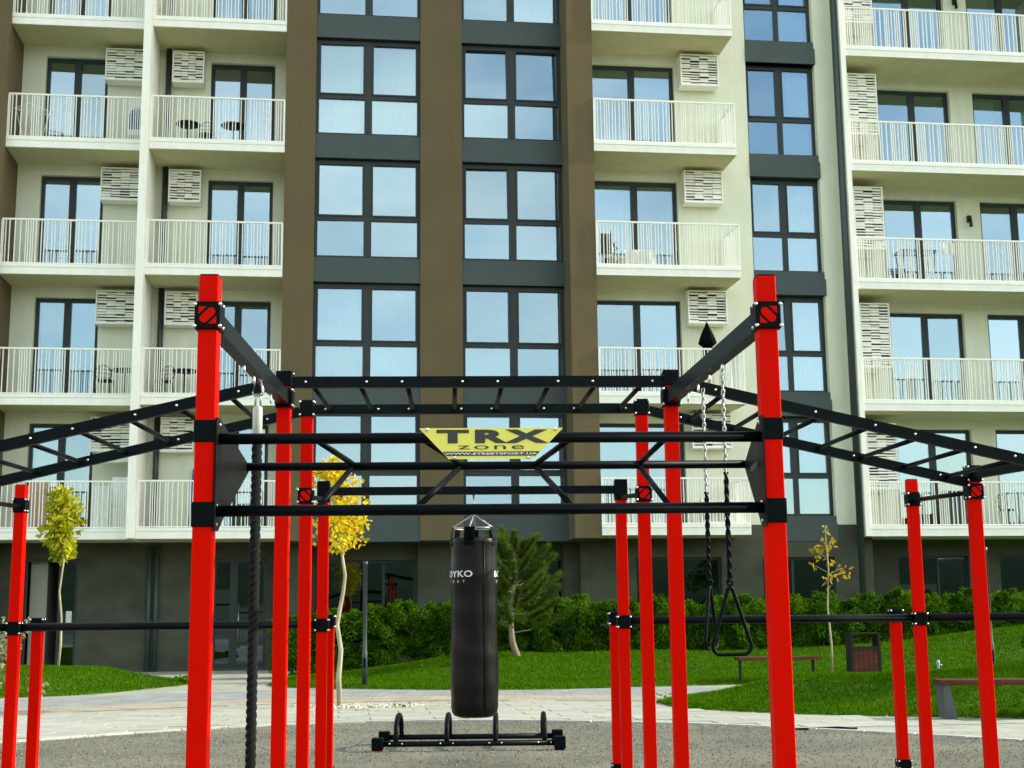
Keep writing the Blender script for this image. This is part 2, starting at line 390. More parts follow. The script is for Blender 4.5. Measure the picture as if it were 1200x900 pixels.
# kerb stones along the playground edge
kme = MB().bbox(-.27, .27, -.04, .04, -.1, .018, .0015).mesh('kerb_stone', kerb_m)
kerb = bpy.data.objects.new('kerb', MB().box(-.2, .2, -.03, .03, -.12, -.02).mesh('kerb_bed', kerb_m)); COL.objects.link(kerb); kerb['kind'] = 'structure'
kerb.location = (0, 16.86, -.02)
acc = 0; last = Vector(border[0])
fine = []
for i in range(len(border) - 1):
    a, b_ = Vector(border[i]), Vector(border[i + 1])
    for k in range(20): fine.append(a.lerp(b_, k / 20))
s_ = 0; nxt = .28; prev = fine[0]
for p in fine[1:]:
    s_ += (p - prev).length
    if s_ >= nxt:
        d = (p - prev).normalized(); nxt += .555
        if p.y > 9:
            o = bpy.data.objects.new('kerb_stone', kme); COL.objects.link(o); o.parent = kerb
            o.matrix_parent_inverse = Matrix.Translation(kerb.location).inverted()
            o.location = (p.x, p.y, random.uniform(-.003, .003)); o.rotation_euler = (0, 0, math.atan2(d.y, d.x) + random.uniform(-.004, .004))
    prev = p
# paving slabs (laid singly near the playground)
sme = MB().bbox(-.392, .392, -.193, .193, -.03, .0, .002).mesh('paving_slab', slab_m)
cnt = 0
ang = R(7.24); ca, sa = math.cos(ang), math.sin(ang)
cand = []
for j in range(0, 16):
    for i in range(-16, 16):
        u = i * .8 + (.4 if j % 2 else 0); w = 15.2 + j * .4
        cand.append((u * ca - w * sa, u * sa + w * ca))
cx = np.array([c[0] for c in cand]); cy = np.array([c[1] for c in cand])
gpoly = border + [(15, -12), (-17, -12)]
beige_poly = offset_curve(4.0, 5.2, -12, 4)
okc = (~inside(gpoly, cx, cy)) & (dist(border, cx, cy, False) > .42) & (dist(border, cx, cy, False) < 3.75) & (cy > 10) & (cx < 8)
mound_poly = catmull([(2.0, 19.9), (2.3, 18.9), (2.9, 18.1), (4.17, 17.25), (5.83, 16.6), (8, 15.9), (12, 15.0), (14.5, 17), (11.5, 20.3), (7.5, 21.6), (4.8, 21.9), (3.0, 21.3), (2.0, 19.9)], 6)[:-1]
okc &= ~inside(mound_poly, cx, cy) & (dist(mound_poly, cx, cy) > .3)
for x, y, k in zip(cx, cy, okc):
    if k and cnt < 290:
        o = bpy.data.objects.new('paving_slab', sme); COL.objects.link(o); o.parent = path
        o.location = (x, y, random.uniform(-.0035, -.0005)); o.rotation_euler = (0, 0, ang + random.uniform(-.003, .003)); cnt += 1

def heightfn(poly, H, fall, extra=None):
    def h(x, y):
        d = dist(poly, x, y); t = np.clip(d / fall, 0, 1); t = t * t * (3 - 2 * t)
        z = H * t + .03 * np.clip(d / .15, 0, 1) + .02 * np.sin(x * 1.7 + y) * t
        if extra: z = z + extra(x, y) * t
        return np.where(inside(poly, x, y), z, -.05)
    return h
def lawn(name, poly, h, step=.2):
    xs = [p[0] for p in poly]; ys = [p[1] for p in poly]
    X, Y = np.meshgrid(np.arange(min(xs) - step, max(xs) + 2 * step, step), np.arange(min(ys) - step, max(ys) + 2 * step, step))
    Z = h(X, Y); ins = inside(poly, X, Y)
    ny, nx = X.shape; idx = np.arange(nx * ny).reshape(ny, nx)
    q = np.stack([idx[:-1, :-1], idx[:-1, 1:], idx[1:, 1:], idx[1:, :-1]], -1)
    keep = ins[:-1, :-1] | ins[:-1, 1:] | ins[1:, 1:] | ins[1:, :-1]
    me = bpy.data.meshes.new(name); me.from_pydata(np.stack([X, Y, Z], -1).reshape(-1, 3).tolist(), [], q[keep].tolist()); me.materials.append(turf_m)
    for p in me.polygons: p.use_smooth = True
    return link(name, me, None, 'structure')
def tri_cloud(name, V, tone, material, nv=3, kind='stuff', parent=None):
    """V: (n, nv, 3) faces"""
    n = V.shape[0]; me = bpy.data.meshes.new(name)
    me.vertices.add(n * nv); me.vertices.foreach_set('co', V.reshape(-1).astype(np.float32))
    me.loops.add(n * nv); me.loops.foreach_set('vertex_index', np.arange(n * nv, dtype=np.int32))
    me.polygons.add(n); me.polygons.foreach_set('loop_start', np.arange(0, n * nv, nv, dtype=np.int32)); me.polygons.foreach_set('loop_total', np.full(n, nv, dtype=np.int32))
    a = me.attributes.new('tone', 'FLOAT', 'FACE'); a.data.foreach_set('value', tone.astype(np.float32))
    me.materials.append(material); me.update(); me.validate()
    return link(name, me, parent, kind)
grass_m = leafmat('grass_blades', [(.024, .072, .001), (.048, .135, .002), (.085, .195, .004), (.14, .24, .012)], .4, 1)
def grass(name, poly, h, n, box_, size=(.025, .06)):
    x = rng.uniform(box_[0], box_[1], n); y = rng.uniform(box_[2], box_[3], n); k = inside(poly, x, y); x, y = x[k], y[k]; n = len(x)
    z = h(x, y) - .005; a = rng.uniform(0, 2 * np.pi, n); hh = rng.uniform(*size, n); w = rng.uniform(.006, .012, n)
    patch = .5 + .5 * np.sin(x * 2.1 + np.sin(y * 1.3) * 2) * np.sin(y * 2.7 + x)
    hh *= .75 + .5 * patch
    lx, ly = rng.normal(0, .35, n) * hh, rng.normal(0, .35, n) * hh
    V = np.zeros((n, 3, 3)); V[:, 0] = np.stack([x - w * np.cos(a), y - w * np.sin(a), z], -1); V[:, 1] = np.stack([x + w * np.cos(a), y + w * np.sin(a), z], -1)
    V[:, 2] = np.stack([x + lx, y + ly, z + hh], -1)
    tri_cloud(name, V, np.clip(rng.normal(.42, .22, n) + .25 * (patch - .5), 0, 1), grass_m)
h_m = heightfn(mound_poly, .34, 2.2, lambda x, y: .22 * np.clip((x - 5) / 4, 0, 1))
lawn('front_lawn', mound_poly, h_m); grass('grass', mound_poly, h_m, 150000, (1.8, 10.5, 15.4, 22))
back_poly = catmull([(-4.6, 26), (-4.2, 25.15), (-2.0, 24.0), (0, 23.55), (1.5, 23.8), (2.97, 24.3), (5.5, 24.6), (9, 23.6), (14, 21.5), (22, 21), (26, 27), (26, 36)], 6) + [(-4.9, 31.2), (-4.75, 28)]
h_b = heightfn(back_poly, .52, 5.5, lambda x, y: .42 * np.clip((x - 6.5) / 4, 0, 1) * np.exp(-((y - 27) / 3.5) ** 2))
lawn('back_lawn', back_poly, h_b, .3); grass('grass', back_poly, h_b, 250000, (-5.2, 16, 23.3, 30.5), (.03, .065))
left_poly = catmull([(-15, 21.6), (-10.5, 22.1), (-8.2, 22.85), (-7.2, 23.6), (-6.6, 25.2), (-6.25, 26.6), (-6.5, 27.6), (-7.6, 28.8), (-9.5, 30), (-15, 30.5)], 6)
h_l = heightfn(left_poly, .30, 2.2)
lawn('left_lawn', left_poly, h_l); grass('grass', left_poly, h_l, 90000, (-13, -6.2, 21.5, 30.5))

# loose grit on the gravel, fallen leaves
n = 26000
x = rng.uniform(-5.6, 6.2, n); y = rng.uniform(10.5, 17, n); k = inside(gpoly, x, y); x, y = x[k], y[k]; n = len(x); s = rng.uniform(.003, .011, n)
V = np.zeros((n, 3, 3, 3)); a = rng.uniform(0, 6.28, n)
P = [np.stack([x + s * np.cos(a + t), y + s * np.sin(a + t), np.zeros(n)], -1) for t in (0, 2.1, 4.2)]; T = np.stack([x, y, s * 1.1], -1)
for i in range(3): V[:, i, 0] = P[i]; V[:, i, 1] = P[(i + 1) % 3]; V[:, i, 2] = T
grit_m = leafmat('grit', [(.05, .05, .04), (.12, .12, .095), (.20, .20, .16), (.30, .28, .22)], 0, 1)
tri_cloud('gravel', V.reshape(-1, 3, 3), np.repeat(rng.uniform(0, 1, n), 3), grit_m)

n = 240
x = np.concatenate([rng.normal(-2.5, 1.3, n), rng.uniform(-6, 6, 60)]); y = np.concatenate([rng.normal(19.3, 1.5, n), rng.uniform(12, 24, 60)]); n = len(x)
k = ~(inside(mound_poly, x, y) | inside(left_poly, x, y) | (y > 23)); x, y = x[k], y[k]; n = len(x); a = rng.uniform(0, 6.28, n); s = rng.uniform(.02, .045, n)
V = np.stack([np.stack([x + s * np.cos(a + q) * w_, y + s * np.sin(a + q) * w_, .006 + .012 * rng.uniform(0, 1, n)], -1) for q, w_ in ((0, 1), (1.57, .55), (3.14, 1), (4.71, .55))], 1)
dry_m = leafmat('fallen_leaves', [(.30, .14, .02), (.50, .34, .03), (.35, .30, .08)], .1)
tri_cloud('fallen_leaves', V, rng.uniform(0, 1, n), dry_m, 4)

def pebbles(name, cx_, cy_, rx, ry, n, label_mat):
    mb = MB()
    for i in range(n):
        t = random.uniform(0, 6.28); r_ = math.sqrt(random.random()); px, py = cx_ + rx * r_ * math.cos(t), cy_ + ry * r_ * math.sin(t); s = random.uniform(.015, .045)
        a = random.uniform(0, 6)
        v = [(px + s * math.cos(a + q), py + s * .8 * math.sin(a + q), -.005) for q in (0, 1.05, 2.1, 3.15, 4.2, 5.25)] + [(px + .6 * s * math.cos(a + q), py + .5 * s * math.sin(a + q), s * .7) for q in (0, 1.05, 2.1, 3.15, 4.2, 5.25)]
        mb.add(v, [(i, (i + 1) % 6, 6 + (i + 1) % 6, 6 + i) for i in range(6)] + [(6, 7, 8, 9, 10, 11)])
    return mb.build(name, label_mat, None, 'stuff')
pebbles('pebbles', -2.25, 19.7, .95, .32, 420, pebble_m)

# ------------------------------------------------------------------ hills behind the viewer (seen in the windows)
mb = MB(); N = 96; v = []; f = []
for i in range(N):
    a = 2 * math.pi * i / N; hz = 41 + 4 * math.sin(a * 3 + 1) + 2 * math.sin(a * 7) + 1.5 * math.sin(a * 17 + 2)
    v += [(520 * math.cos(a), 520 * math.sin(a), -2), (600 * math.cos(a), 600 * math.sin(a), hz), (800 * math.cos(a), 800 * math.sin(a), hz * .7)]
for i in range(N):
    j = (i + 1) % N; f += [(3 * i, 3 * j, 3 * j + 1, 3 * i + 1), (3 * i + 1, 3 * j + 1, 3 * j + 2, 3 * i + 2)]
mb.add(v, f, True); mb.build('hills', hill_m, None, 'structure')

# ------------------------------------------------------------------ apartment building (local axes: x along the facade, y into it, z up)
FA = R(7.24)
nrm = Vector((-math.sin(FA), math.cos(FA), 0)); ee = Vector((math.cos(FA), math.sin(FA), 0))
bld = thing('apartment_building', 'cream and brown apartment block with white balconies above a grey ground floor', 'building', nrm * 32, FA)
def bw(u, w, z=0): return ee * u + nrm * (32 + w) + Vector((0, 0, z))
NF = 6; F0 = 3.03; ST = 3.105
def F(k): return F0 + ST * k
TOP = F(NF) + .25
def wall_holes(name, u0, u1, z0, z1, w0, w1, holes, material):
    us = sorted({u0, u1, *[max(u0, min(u1, h[0])) for h in holes], *[max(u0, min(u1, h[1])) for h in holes]})
    zs = sorted({z0, z1, *[max(z0, min(z1, h[2])) for h in holes], *[max(z0, min(z1, h[3])) for h in holes]})
    mb = MB(); vi = {}
    def isw(i, j):
        if i < 0 or j < 0 or i >= len(us) - 1 or j >= len(zs) - 1: return False
        cu, cz = (us[i] + us[i + 1]) / 2, (zs[j] + zs[j + 1]) / 2
        return not any(h[0] < cu < h[1] and h[2] < cz < h[3] for h in holes)
    for i in range(len(us) - 1):
        for j in range(len(zs) - 1):
            if not isw(i, j): continue
            a, b_, c, d = us[i], us[i + 1], zs[j], zs[j + 1]
            mb.add([(a, w0, c), (b_, w0, c), (b_, w0, d), (a, w0, d)], [(0, 1, 2, 3)])
            mb.add([(a, w1, c), (b_, w1, c), (b_, w1, d), (a, w1, d)], [(3, 2, 1, 0)])
            if not isw(i - 1, j): mb.add([(a, w0, c), (a, w1, c), (a, w1, d), (a, w0, d)], [(3, 2, 1, 0)])
            if not isw(i + 1, j): mb.add([(b_, w0, c), (b_, w1, c), (b_, w1, d), (b_, w0, d)], [(0, 1, 2, 3)])
            if not isw(i, j - 1): mb.add([(a, w0, c), (b_, w0, c), (b_, w1, c), (a, w1, c)], [(3, 2, 1, 0)])
            if not isw(i, j + 1): mb.add([(a, w0, d), (b_, w0, d), (b_, w1, d), (a, w1, d)], [(0, 1, 2, 3)])
    return mb.build(name, material, bld)

# walls
doors_l = [(-7.44, -5.92), (-3.38, -1.77)]
wall_holes('wall', -8.0, -1.3, F0, TOP, 1.5, 1.75, [(a, b_, F(k) + .25, F(k) + 2.85) for a, b_ in doors_l for k in range(NF)], cream)
wall_holes('wall', 6.0, 13.08, F0 + .32, TOP, .5, .75, [(6.22, 8.42, F(k) + .25, F(k) + 2.82) for k in range(NF)] + [(10.34, 12.2, F(k) - .1, F(k) + 3.005) for k in range(NF)], cream)
wall_holes('wall', 13.08, 24.4, F0, TOP, 1.5, 1.75, [(a, b_, F(k) + .25, F(k) + 2.85) for a, b_ in ((14.28, 16.36), (17.02, 19.1), (20.4, 22.4)) for k in range(NF)], cream)
MB().box(12.85, 13.08, .753, 1.497, F0, TOP).build('wall', cream, bld)
# ground floor walls
wall_holes('ground_floor_wall', -8.0, -1.3, -.1, F0 - .003, 1.6, 1.85, [(-7.4, -6.17, .05, 2.65), (-3.02, -1.75, .05, 2.63)], plaster)
wall_holes('ground_floor_wall', -1.3, 6.0, -.1, F0 - .003, 1.2, 1.45, [(-.62, 1.82, .55, 2.56), (3.7, 5.46, .55, 2.59)], plaster)
wall_holes('ground_floor_wall', 6.0, 13.08, -.1, F0 + .315, .48, .74, [(7.1, 9.23, .6, 2.56), (10.26, 12.1, .6, 2.55)], plaster)
wall_holes('ground_floor_wall', 13.08, 24.4, -.1, F0 - .003, 1.6, 1.85, [(14.2, 16.1, .4, 2.6), (16.95, 19.0, .4, 2.6), (20.2, 22.2, .4, 2.6)], plaster)
for q in ((12.83, 13.08, .745, 1.6), (-1.3, -1.05, 1.46, 1.6), (5.75, 5.995, .48, 1.19)): MB().box(*q, -.1, F0 - .003).build('ground_floor_wall', plaster, bld)
# soffit over the ground floor under the middle bays
MB().box(-1.43, 6.17, .16, 1.5, F0 - .09, F0 + .1).build('soffit', anth, bld)
# brown columns
for a, b_, w0 in ((-9.0, -8.0, 0), (-1.43, -.70, 0), (1.86, 2.885, 0), (5.40, 6.03, -.82), (-12.4, -11.6, .2), (24.4, 25.6, 0)):
    MB().box(a, b_, w0, 1.9, F0 - .06, TOP + .3).build('column', brown, bld)
    MB().box(a, b_, max(w0, 0) + .9, 1.95, -.1, F0 - .063).build('ground_floor_pier', plaster, bld)
# divider between the two left balconies, and other balcony side walls
MB().box(-4.82, -4.64, -.25, 1.498, F0 + .002, TOP).build('balcony_divider', white, bld)
MB().box(12.74, 12.868, -.02, .499, F0 + .002, TOP).build('balcony_side_wall', white, bld)
MB().box(19.4, 19.58, .02, 1.5, F0 - .02, TOP).build('balcony_divider', cream, bld)
# floors, back, roof and inner walls
mb = MB()
for k in range(NF + 1): mb.box(-12.3, 25.5, 1.9, 12, F(k), F(k) + .24)
for k in range(NF + 1):
    mb.box(-1.3, 6.0, .35, 1.9, F(k) + .012, F(k) + .238); mb.box(6.0, 13.05, .755, 1.9, F(k) + .012, F(k) + .238); mb.box(-8, -1.3, 1.76, 1.9, F(k) + .012, F(k) + .238); mb.box(13.08, 24.4, 1.76, 1.9, F(k) + .012, F(k) + .238)
mb.build('floor_slab', rooms_m, bld)
MB().box(-12.3, 25.5, 3.6, 3.75, -.1, TOP).build('inner_wall', rooms_m, bld)
for u in (-8.05, -4.75, -1.3, 2.3, 5.8, 9.9, 12.9, 16.7, 19.5, 24.45): MB().box(u, u + .12, 1.96, 3.6, 0, TOP).build('inner_wall', rooms_m, bld)
MB().box(-12.4, 25.6, 12, 12.3, -.1, TOP).box(-12.4, -12.1, 1.96, 12, -.1, TOP).box(25.3, 25.6, 1.96, 12, -.1, TOP).build('outer_wall', cream, bld)
MB().box(-12.6, 25.8, -.3, 12.5, TOP + .302, TOP + .6).build('roof', anth, bld)

# windows
def window_frame(wd, ht, split, fw=.075, mull=.2):
    """frame in local coords: x 0..wd, z 0..ht; panes as rects"""
    mb = MB(); d0, d1 = 0, .09
    mb.box(0, fw, d0, d1, 0, ht).box(wd - fw, wd, d0, d1, 0, ht).box(fw, wd - fw, d0, d1, 0, fw * .9).box(fw, wd - fw, d0, d1, ht - fw, ht)
    c = wd / 2; mb.box(c - mull / 2, c + mull / 2, d0, d1, fw * .9, ht - fw)
    mb.box(fw, c - mull / 2, d0, d1, split - .055, split + .055).box(c + mull / 2, wd - fw, d0, d1, split - .055, split + .055)
    # casement frames round the upper panes, set a little proud
    t = .035
    for a, b_ in ((fw, c - mull / 2), (c + mull / 2, wd - fw)):
        z0, z1 = split + .055, ht - fw
        mb.box(a, a + t, -.02, .07, z0, z1).box(b_ - t, b_, -.02, .07, z0, z1).box(a + t, b_ - t, -.02, .07, z0, z0 + t).box(a + t, b_ - t, -.02, .07, z1 - t, z1)
    panes = [(fw, c - mull / 2, fw * .9, split - .055), (c + mull / 2, wd - fw, fw * .9, split - .055), (fw + t, c - mull / 2 - t, split + .055 + t, ht - fw - t), (c + mull / 2 + t, wd - fw - t, split + .055 + t, ht - fw - t)]
    return mb, panes
_pane_cache = {}
def add_panes(parent, panes, gm, w=.045, tilt=None):
    for i, (a, b_, c, d) in enumerate(panes):
        tl = tilt.get(i, 0) if tilt else 0
        key = (round(b_ - a, 3), round(d - c, 3), gm.name)
        if key not in _pane_cache:
            W, H_ = b_ - a, d - c
            _pane_cache[key] = MB().box(-W / 2, W / 2, -.006, .006, -H_ / 2, H_ / 2).mesh('pane', gm)
        o = link('pane', _pane_cache[key], parent); o.location = ((a + b_) / 2, w, (c + d) / 2)
        o.rotation_euler = (random.gauss(0, .008) + tl, 0, random.gauss(0, .008))
def curtain(parent, x0, x1, z0, z1, y):
    n = int((x1 - x0) / .018); v = []; f = []; ph = random.random() * 6
    for i in range(n + 1):
        x = x0 + (x1 - x0) * i / n; yy = y + .022 * math.sin(x * 55 + ph) + .02 * math.sin(x * 23 + ph * 2)
        v += [(x, yy, z0), (x, yy + .01 * math.sin(x * 9), z1)]
    for i in range(n): f.append((2 * i, 2 * i + 2, 2 * i + 3, 2 * i + 1))
    MB().add(v, f, True).build('curtain', curtain_m, parent)
WH = 2.47
for (a, b_, w0, nm) in ((-.70, 1.86, .16, 'A'), (2.885, 5.40, .16, 'B'), (10.34, 12.2, .68, 'C'), (-11.6, -9.0, .3, 'D')):
    wd = b_ - a
    fm, panes = window_frame(wd, WH, 1.0, mull=.19 if nm != 'C' else .13); fme = fm.mesh('window', frame_m)
    for k in range(NF):
        o = link('window', fme, bld); o.location = (a, w0, F(k) + .53)
        add_panes(o, panes, glass, tilt={2: -.07, 3: -.07} if (nm, k) == ('B', 3) else ({2: -.03} if (nm, k) == ('B', 2) else None))
        if (nm, k) in (('A', 3), ('A', 1), ('B', 4), ('A', 5), ('D', 2)): curtain(o, .1, wd * (.42 if k == 3 else .48), .05, WH - .05, .22); curtain(o, wd * .52, wd - .1, .05, WH - .05, .22)
        if (nm, k) in (('C', 0), ('C', 1), ('C', 2), ('C', 3), ('C', 4), ('C', 5), ('B', 0)): curtain(o, wd * .5, wd - .1, .05, WH - .05, .25)
        # spandrel: lower projecting box and thin sill panel above it
        pw = -.10 if nm != 'C' else -.24
        r_ = .02 if nm == 'C' else 0
        s0 = w0 - .1 if nm != 'C' else w0 - .19
        MB().box(a, b_ + r_, s0 - .03, w0 + .18, F(k) - .085, F(k) + .34).build('spandrel', anth, bld)
        MB().box(a, b_, s0, w0 + .15, F(k) + .343, F(k) + .527).build('spandrel', anth, bld)
    MB().box(a, b_, w0 - .1, w0 + .15, F(NF) - .1, TOP + .29).build('spandrel', anth, bld)
# jamb linings: fill beside windows between columns and rooms
MB().box(-12.4, -9.0, .48, .6, -.1, F0 - .12).build('ground_floor_wall', plaster, bld)

def door_unit(wd, ht):
    mb = MB(); fw = .09; c = wd / 2; mu = .17
    mb.box(0, fw, 0, .09, 0, ht).box(wd - fw, wd, 0, .09, 0, ht).box(fw, wd - fw, 0, .09, 0, .1).box(fw, wd - fw, 0, .09, ht - fw, ht).box(c - mu / 2, c + mu / 2, -.004, .088, .1, ht - fw)
    panes = [(fw, c - mu / 2, .1, ht - fw), (c + mu / 2, wd - fw, .1, ht - fw)]
    return mb, panes
def add_doors(a, b_, w0, ht, ks, low_rail=False):
    fm, panes = door_unit(b_ - a, ht); fme = fm.mesh('balcony_door', frame_m)
    for k in ks:
        o = link('balcony_door', fme, bld); o.location = (a, w0, F(k) + .25); add_panes(o, panes, glass, .05)
        if random.random() < .3: curtain(o, .12, (b_ - a) * .4, .1, ht - .1, .3)
for a, b_ in doors_l: add_doors(a, b_, 1.63, 2.6, range(NF))
add_doors(6.22, 8.42, .63, 2.57, range(NF))
for a, b_ in ((14.28, 16.36), (17.02, 19.1), (20.4, 22.4)): add_doors(a, b_, 1.63, 2.6, range(NF))

# ground floor openings
def shop_window(a, b_, z0, z1, w0, mulls, gm=None):
    mb = MB(); fw = .05
    mb.box(a, a + fw, w0, w0 + .08, z0, z1).box(b_ - fw, b_, w0, w0 + .08, z0, z1).box(a + fw, b_ - fw, w0, w0 + .08, z0, z0 + fw).box(a + fw, b_ - fw, w0, w0 + .08, z1 - fw, z1)
    xs = [a + fw]; 
    for mu in mulls: mb.box(mu - .03, mu + .03, w0, w0 + .08, z0 + fw, z1 - fw); xs += [mu - .03, mu + .03]
    xs.append(b_ - fw)
    o = mb.build('window', frame_m, bld)
    add_panes(o, [(xs[i], xs[i + 1], z0 + fw, z1 - fw) for i in range(0, len(xs), 2)], gm or glass_dark, w0 + .04)
    return o
shop_window(-.62, 1.82, .55, 2.56, 1.3, [1.05]); shop_window(3.7, 5.46, .55, 2.59, 1.3, [4.6])
shop_window(7.1, 9.23, .6, 2.56, .6, [8.1]); shop_window(10.26, 12.1, .6, 2.55, .6, [11.05])
shop_window(14.2, 16.1, .4, 2.6, 1.7, [15.3]); shop_window(16.95, 19.0, .4, 2.6, 1.7, [17.9]); shop_window(20.2, 22.2, .4, 2.6, 1.7, [21.2])
# entrance glass door
mb = MB(); a, b_, z0, z1, w0 = -3.02, -1.75, .05, 2.63, 1.68
mb.box(a, a + .07, w0, w0 + .08, z0, z1).box(b_ - .07, b_, w0, w0 + .08, z0, z1).box(a + .07, b_ - .07, w0, w0 + .08, z1 - .07, z1).box(a + .07, b_ - .07, w0, w0 + .08, z0, z0 + .1)
mb.box(-2.62, -2.44, w0 - .003, w0 + .083, z0 + .1, z1 - .07)
d = mb.build('entrance_door', frame_m, bld)
add_panes(d, [(a + .07, -2.62, z0 + .1, z1 - .07), (-2.44, b_ - .07, z0 + .1, z1 - .07)], glass_dark, w0 + .04)
MB().tube([(-2.40, w0 - .06, .5), (-2.40, w0 - .06, 1.55)], .018).tube([(-2.40, w0 - .06, .6), (-2.40, w0, .6)], .01).tube([(-2.40, w0 - .06, 1.45), (-2.40, w0, 1.45)], .01).build('handle', steel, d)
# open entrance on the left with lit passage wall, open leaf with notice
mb = MB(); a, b_ = -7.4, -6.17
mb.box(a, a + .06, 1.66, 1.76, .05, 2.65).box(b_ - .06, b_, 1.66, 1.76, .05, 2.65).box(a + .06, b_ - .06, 1.66, 1.76, 2.58, 2.65).box(-6.62, -6.56, 1.661, 1.758, .05, 2.58)
d = mb.build('open_entrance', frame_m, bld)
add_panes(d, [(-6.56, b_ - .06, .05, 2.58)], glass_dark, 1.71)
MB().box(-7.32, -6.93, 1.95, 3.5, .02, 2.7).build('passage_wall', roomwall_m, d)
MB().box(-6.42, -6.29, 1.69, 1.70, 1.15, 1.42).build('notice', paper_m, d)
# ground-floor pipes
for u in (-4.50, -4.33): MB().tube([(u, 1.53, -.05), (u, 1.53, F0 - .1)], .055, 12).build('downpipe', anth, bld)
MB().tube([(12.645, .12, .0), (12.645, .12, TOP)], .082, 16).build('downpipe', pipe_m, bld)
for k in range(NF):
    MB().tube([(-4.42, 1.38, F(k) + .25), (-4.42, 1.38, F(k) + 3.1)], .07, 12).build('downpipe', pipe_m, bld)

# balconies
def baluster_mesh(L, seed, side=None):
    rd = random.Random(seed); mb = MB(); x = .05
    while x < L - .03:
        mb.box(x - .009, x + .009, .012, .05, .27, 1.31)
        x += rd.choice([.05, .055, .06, .07, .085, .10, .125])
    if side:
        y = .12
        while y < side - .05:
            mb.box(L - .05, L - .012, y - .011, y + .011, .27, 1.31); y += rd.choice([.07, .085, .1, .13])
    return mb.mesh('baluster', rail_m)
def balcony(u0, u1, w0, w1, seed, ks, side=False, k_dark=None):
    L = u1 - u0; D = w1 - w0
    slab = MB().box(0, L, 0, D, 0, .17).box(-.0, L, -.012, D, .173, .25).mesh('balcony', white)
    sof = MB().box(.0, L - .0, .03, D, -.008, -.002).mesh('soffit', soffit_shade_m if k_dark is None else k_dark)  # thin sheet added under the slab to carry the painted underside shade
    rl = MB().box(0.01, L - .01, .008, .056, 1.313, 1.35).box(.01, L - .01, .016, .046, .262, .285)
    rl.box(.0, .035, .008, .056, .25, 1.313).box(L - .035, L, .008, .056, .25, 1.313)
    x = 1.0
    if side:
        rl.box(L - .056, L - .008, .058, D - .02, 1.313, 1.35).box(L - .046, L - .016, .058, D - .02, .262, .285)
    rlm = rl.mesh('railing', rail_m); bm_ = baluster_mesh(L, seed, D if side else None)
    for k in ks:
        o = link('balcony', slab, bld); o.location = (u0, w0, F(k))
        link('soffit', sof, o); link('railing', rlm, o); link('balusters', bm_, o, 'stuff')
balcony(-7.995, -4.82, .19, 1.5, 1, range(NF))
balcony(-4.635, -1.435, -.0, 1.5, 2, range(NF))
balcony(6.032, 9.6, -.85, .5, 3, range(NF), side=True)
balcony(12.87, 19.4, 0, 1.5, 4, range(NF))
balcony(19.58, 24.39, 0, 1.5, 5, range(NF))
MB().box(-8, -1.43, 0.19, 1.5, F(NF), F(NF) + .25).box(6.032, 9.6, -.85, .5, F(NF), F(NF) + .25).box(12.87, 24.4, 0, 1.5, F(NF), F(NF) + .25).build('roof_overhang', white, bld)

# air-conditioner screens
def ac_screen(W, H_, D, cols, rows, seed):
    rd = random.Random(seed); t = .03
    fr = MB().box(0, t, 0, D, 0, H_).box(W - t, W, 0, D, 0, H_).box(t, W - t, 0, D, 0, t).box(t, W - t, 0, D, H_ - t, H_)
    back = MB().box(t + .01, W - t - .01, .12, D - .01, t + .01, H_ - t - .01)
    sl_ = MB(); cw = (W - 2 * t) / cols; ph = (H_ - 2 * t) / rows
    for c in range(cols):
        off = rd.uniform(0, .5) * ph
        for r_ in range(rows):
            z = t + r_ * ph + rd.uniform(-.12, .12) * ph
            hh = ph * rd.choice([.38, .5, .62, .75, .86])
            if z < t: z = t
            sl_.box(t + c * cw + .003, t + (c + 1) * cw - .003, .006 + rd.uniform(0, .02), .03 + rd.uniform(0, .02), z, min(z + hh, H_ - t))
    return fr.mesh('air_conditioner_screen', rail_m), back.mesh('backing', screen_dark), sl_.mesh('slats', white)
def add_ac(u, w, dz, W, H_, D, cols, rows, seeds):
    var = [ac_screen(W, H_, D, cols, rows, s) for s in seeds]
    for k in range(NF):
        a, b_, c = var[k % len(var)]
        o = link('air_conditioner_screen', a, bld); o.location = (u, w, F(k) + dz); link('backing', b_, o); link('slats', c, o, 'stuff')
add_ac(-5.93, 1.10, 2.13, .95, .83, .39, 4, 11, (11, 12))
add_ac(-4.30, 1.10, 2.13, .78, .83, .39, 4, 11, (13, 14))
add_ac(8.50, .10, 2.16, 1.0, .84, .39, 4, 11, (15, 16))
add_ac(13.13, .62, 1.20, .80, 1.68, .86, 3, 22, (17, 18))
# wall lamps
for k in (2, 4): MB().box(16.62, 16.72, 1.40, 1.497, F(k) + 2.25, F(k) + 2.42).tube([(16.67, 1.36, F(k) + 2.3), (16.67, 1.36, F(k) + 2.1)], [.03, .045], 10).build('wall_lamp', darkmetal, bld)
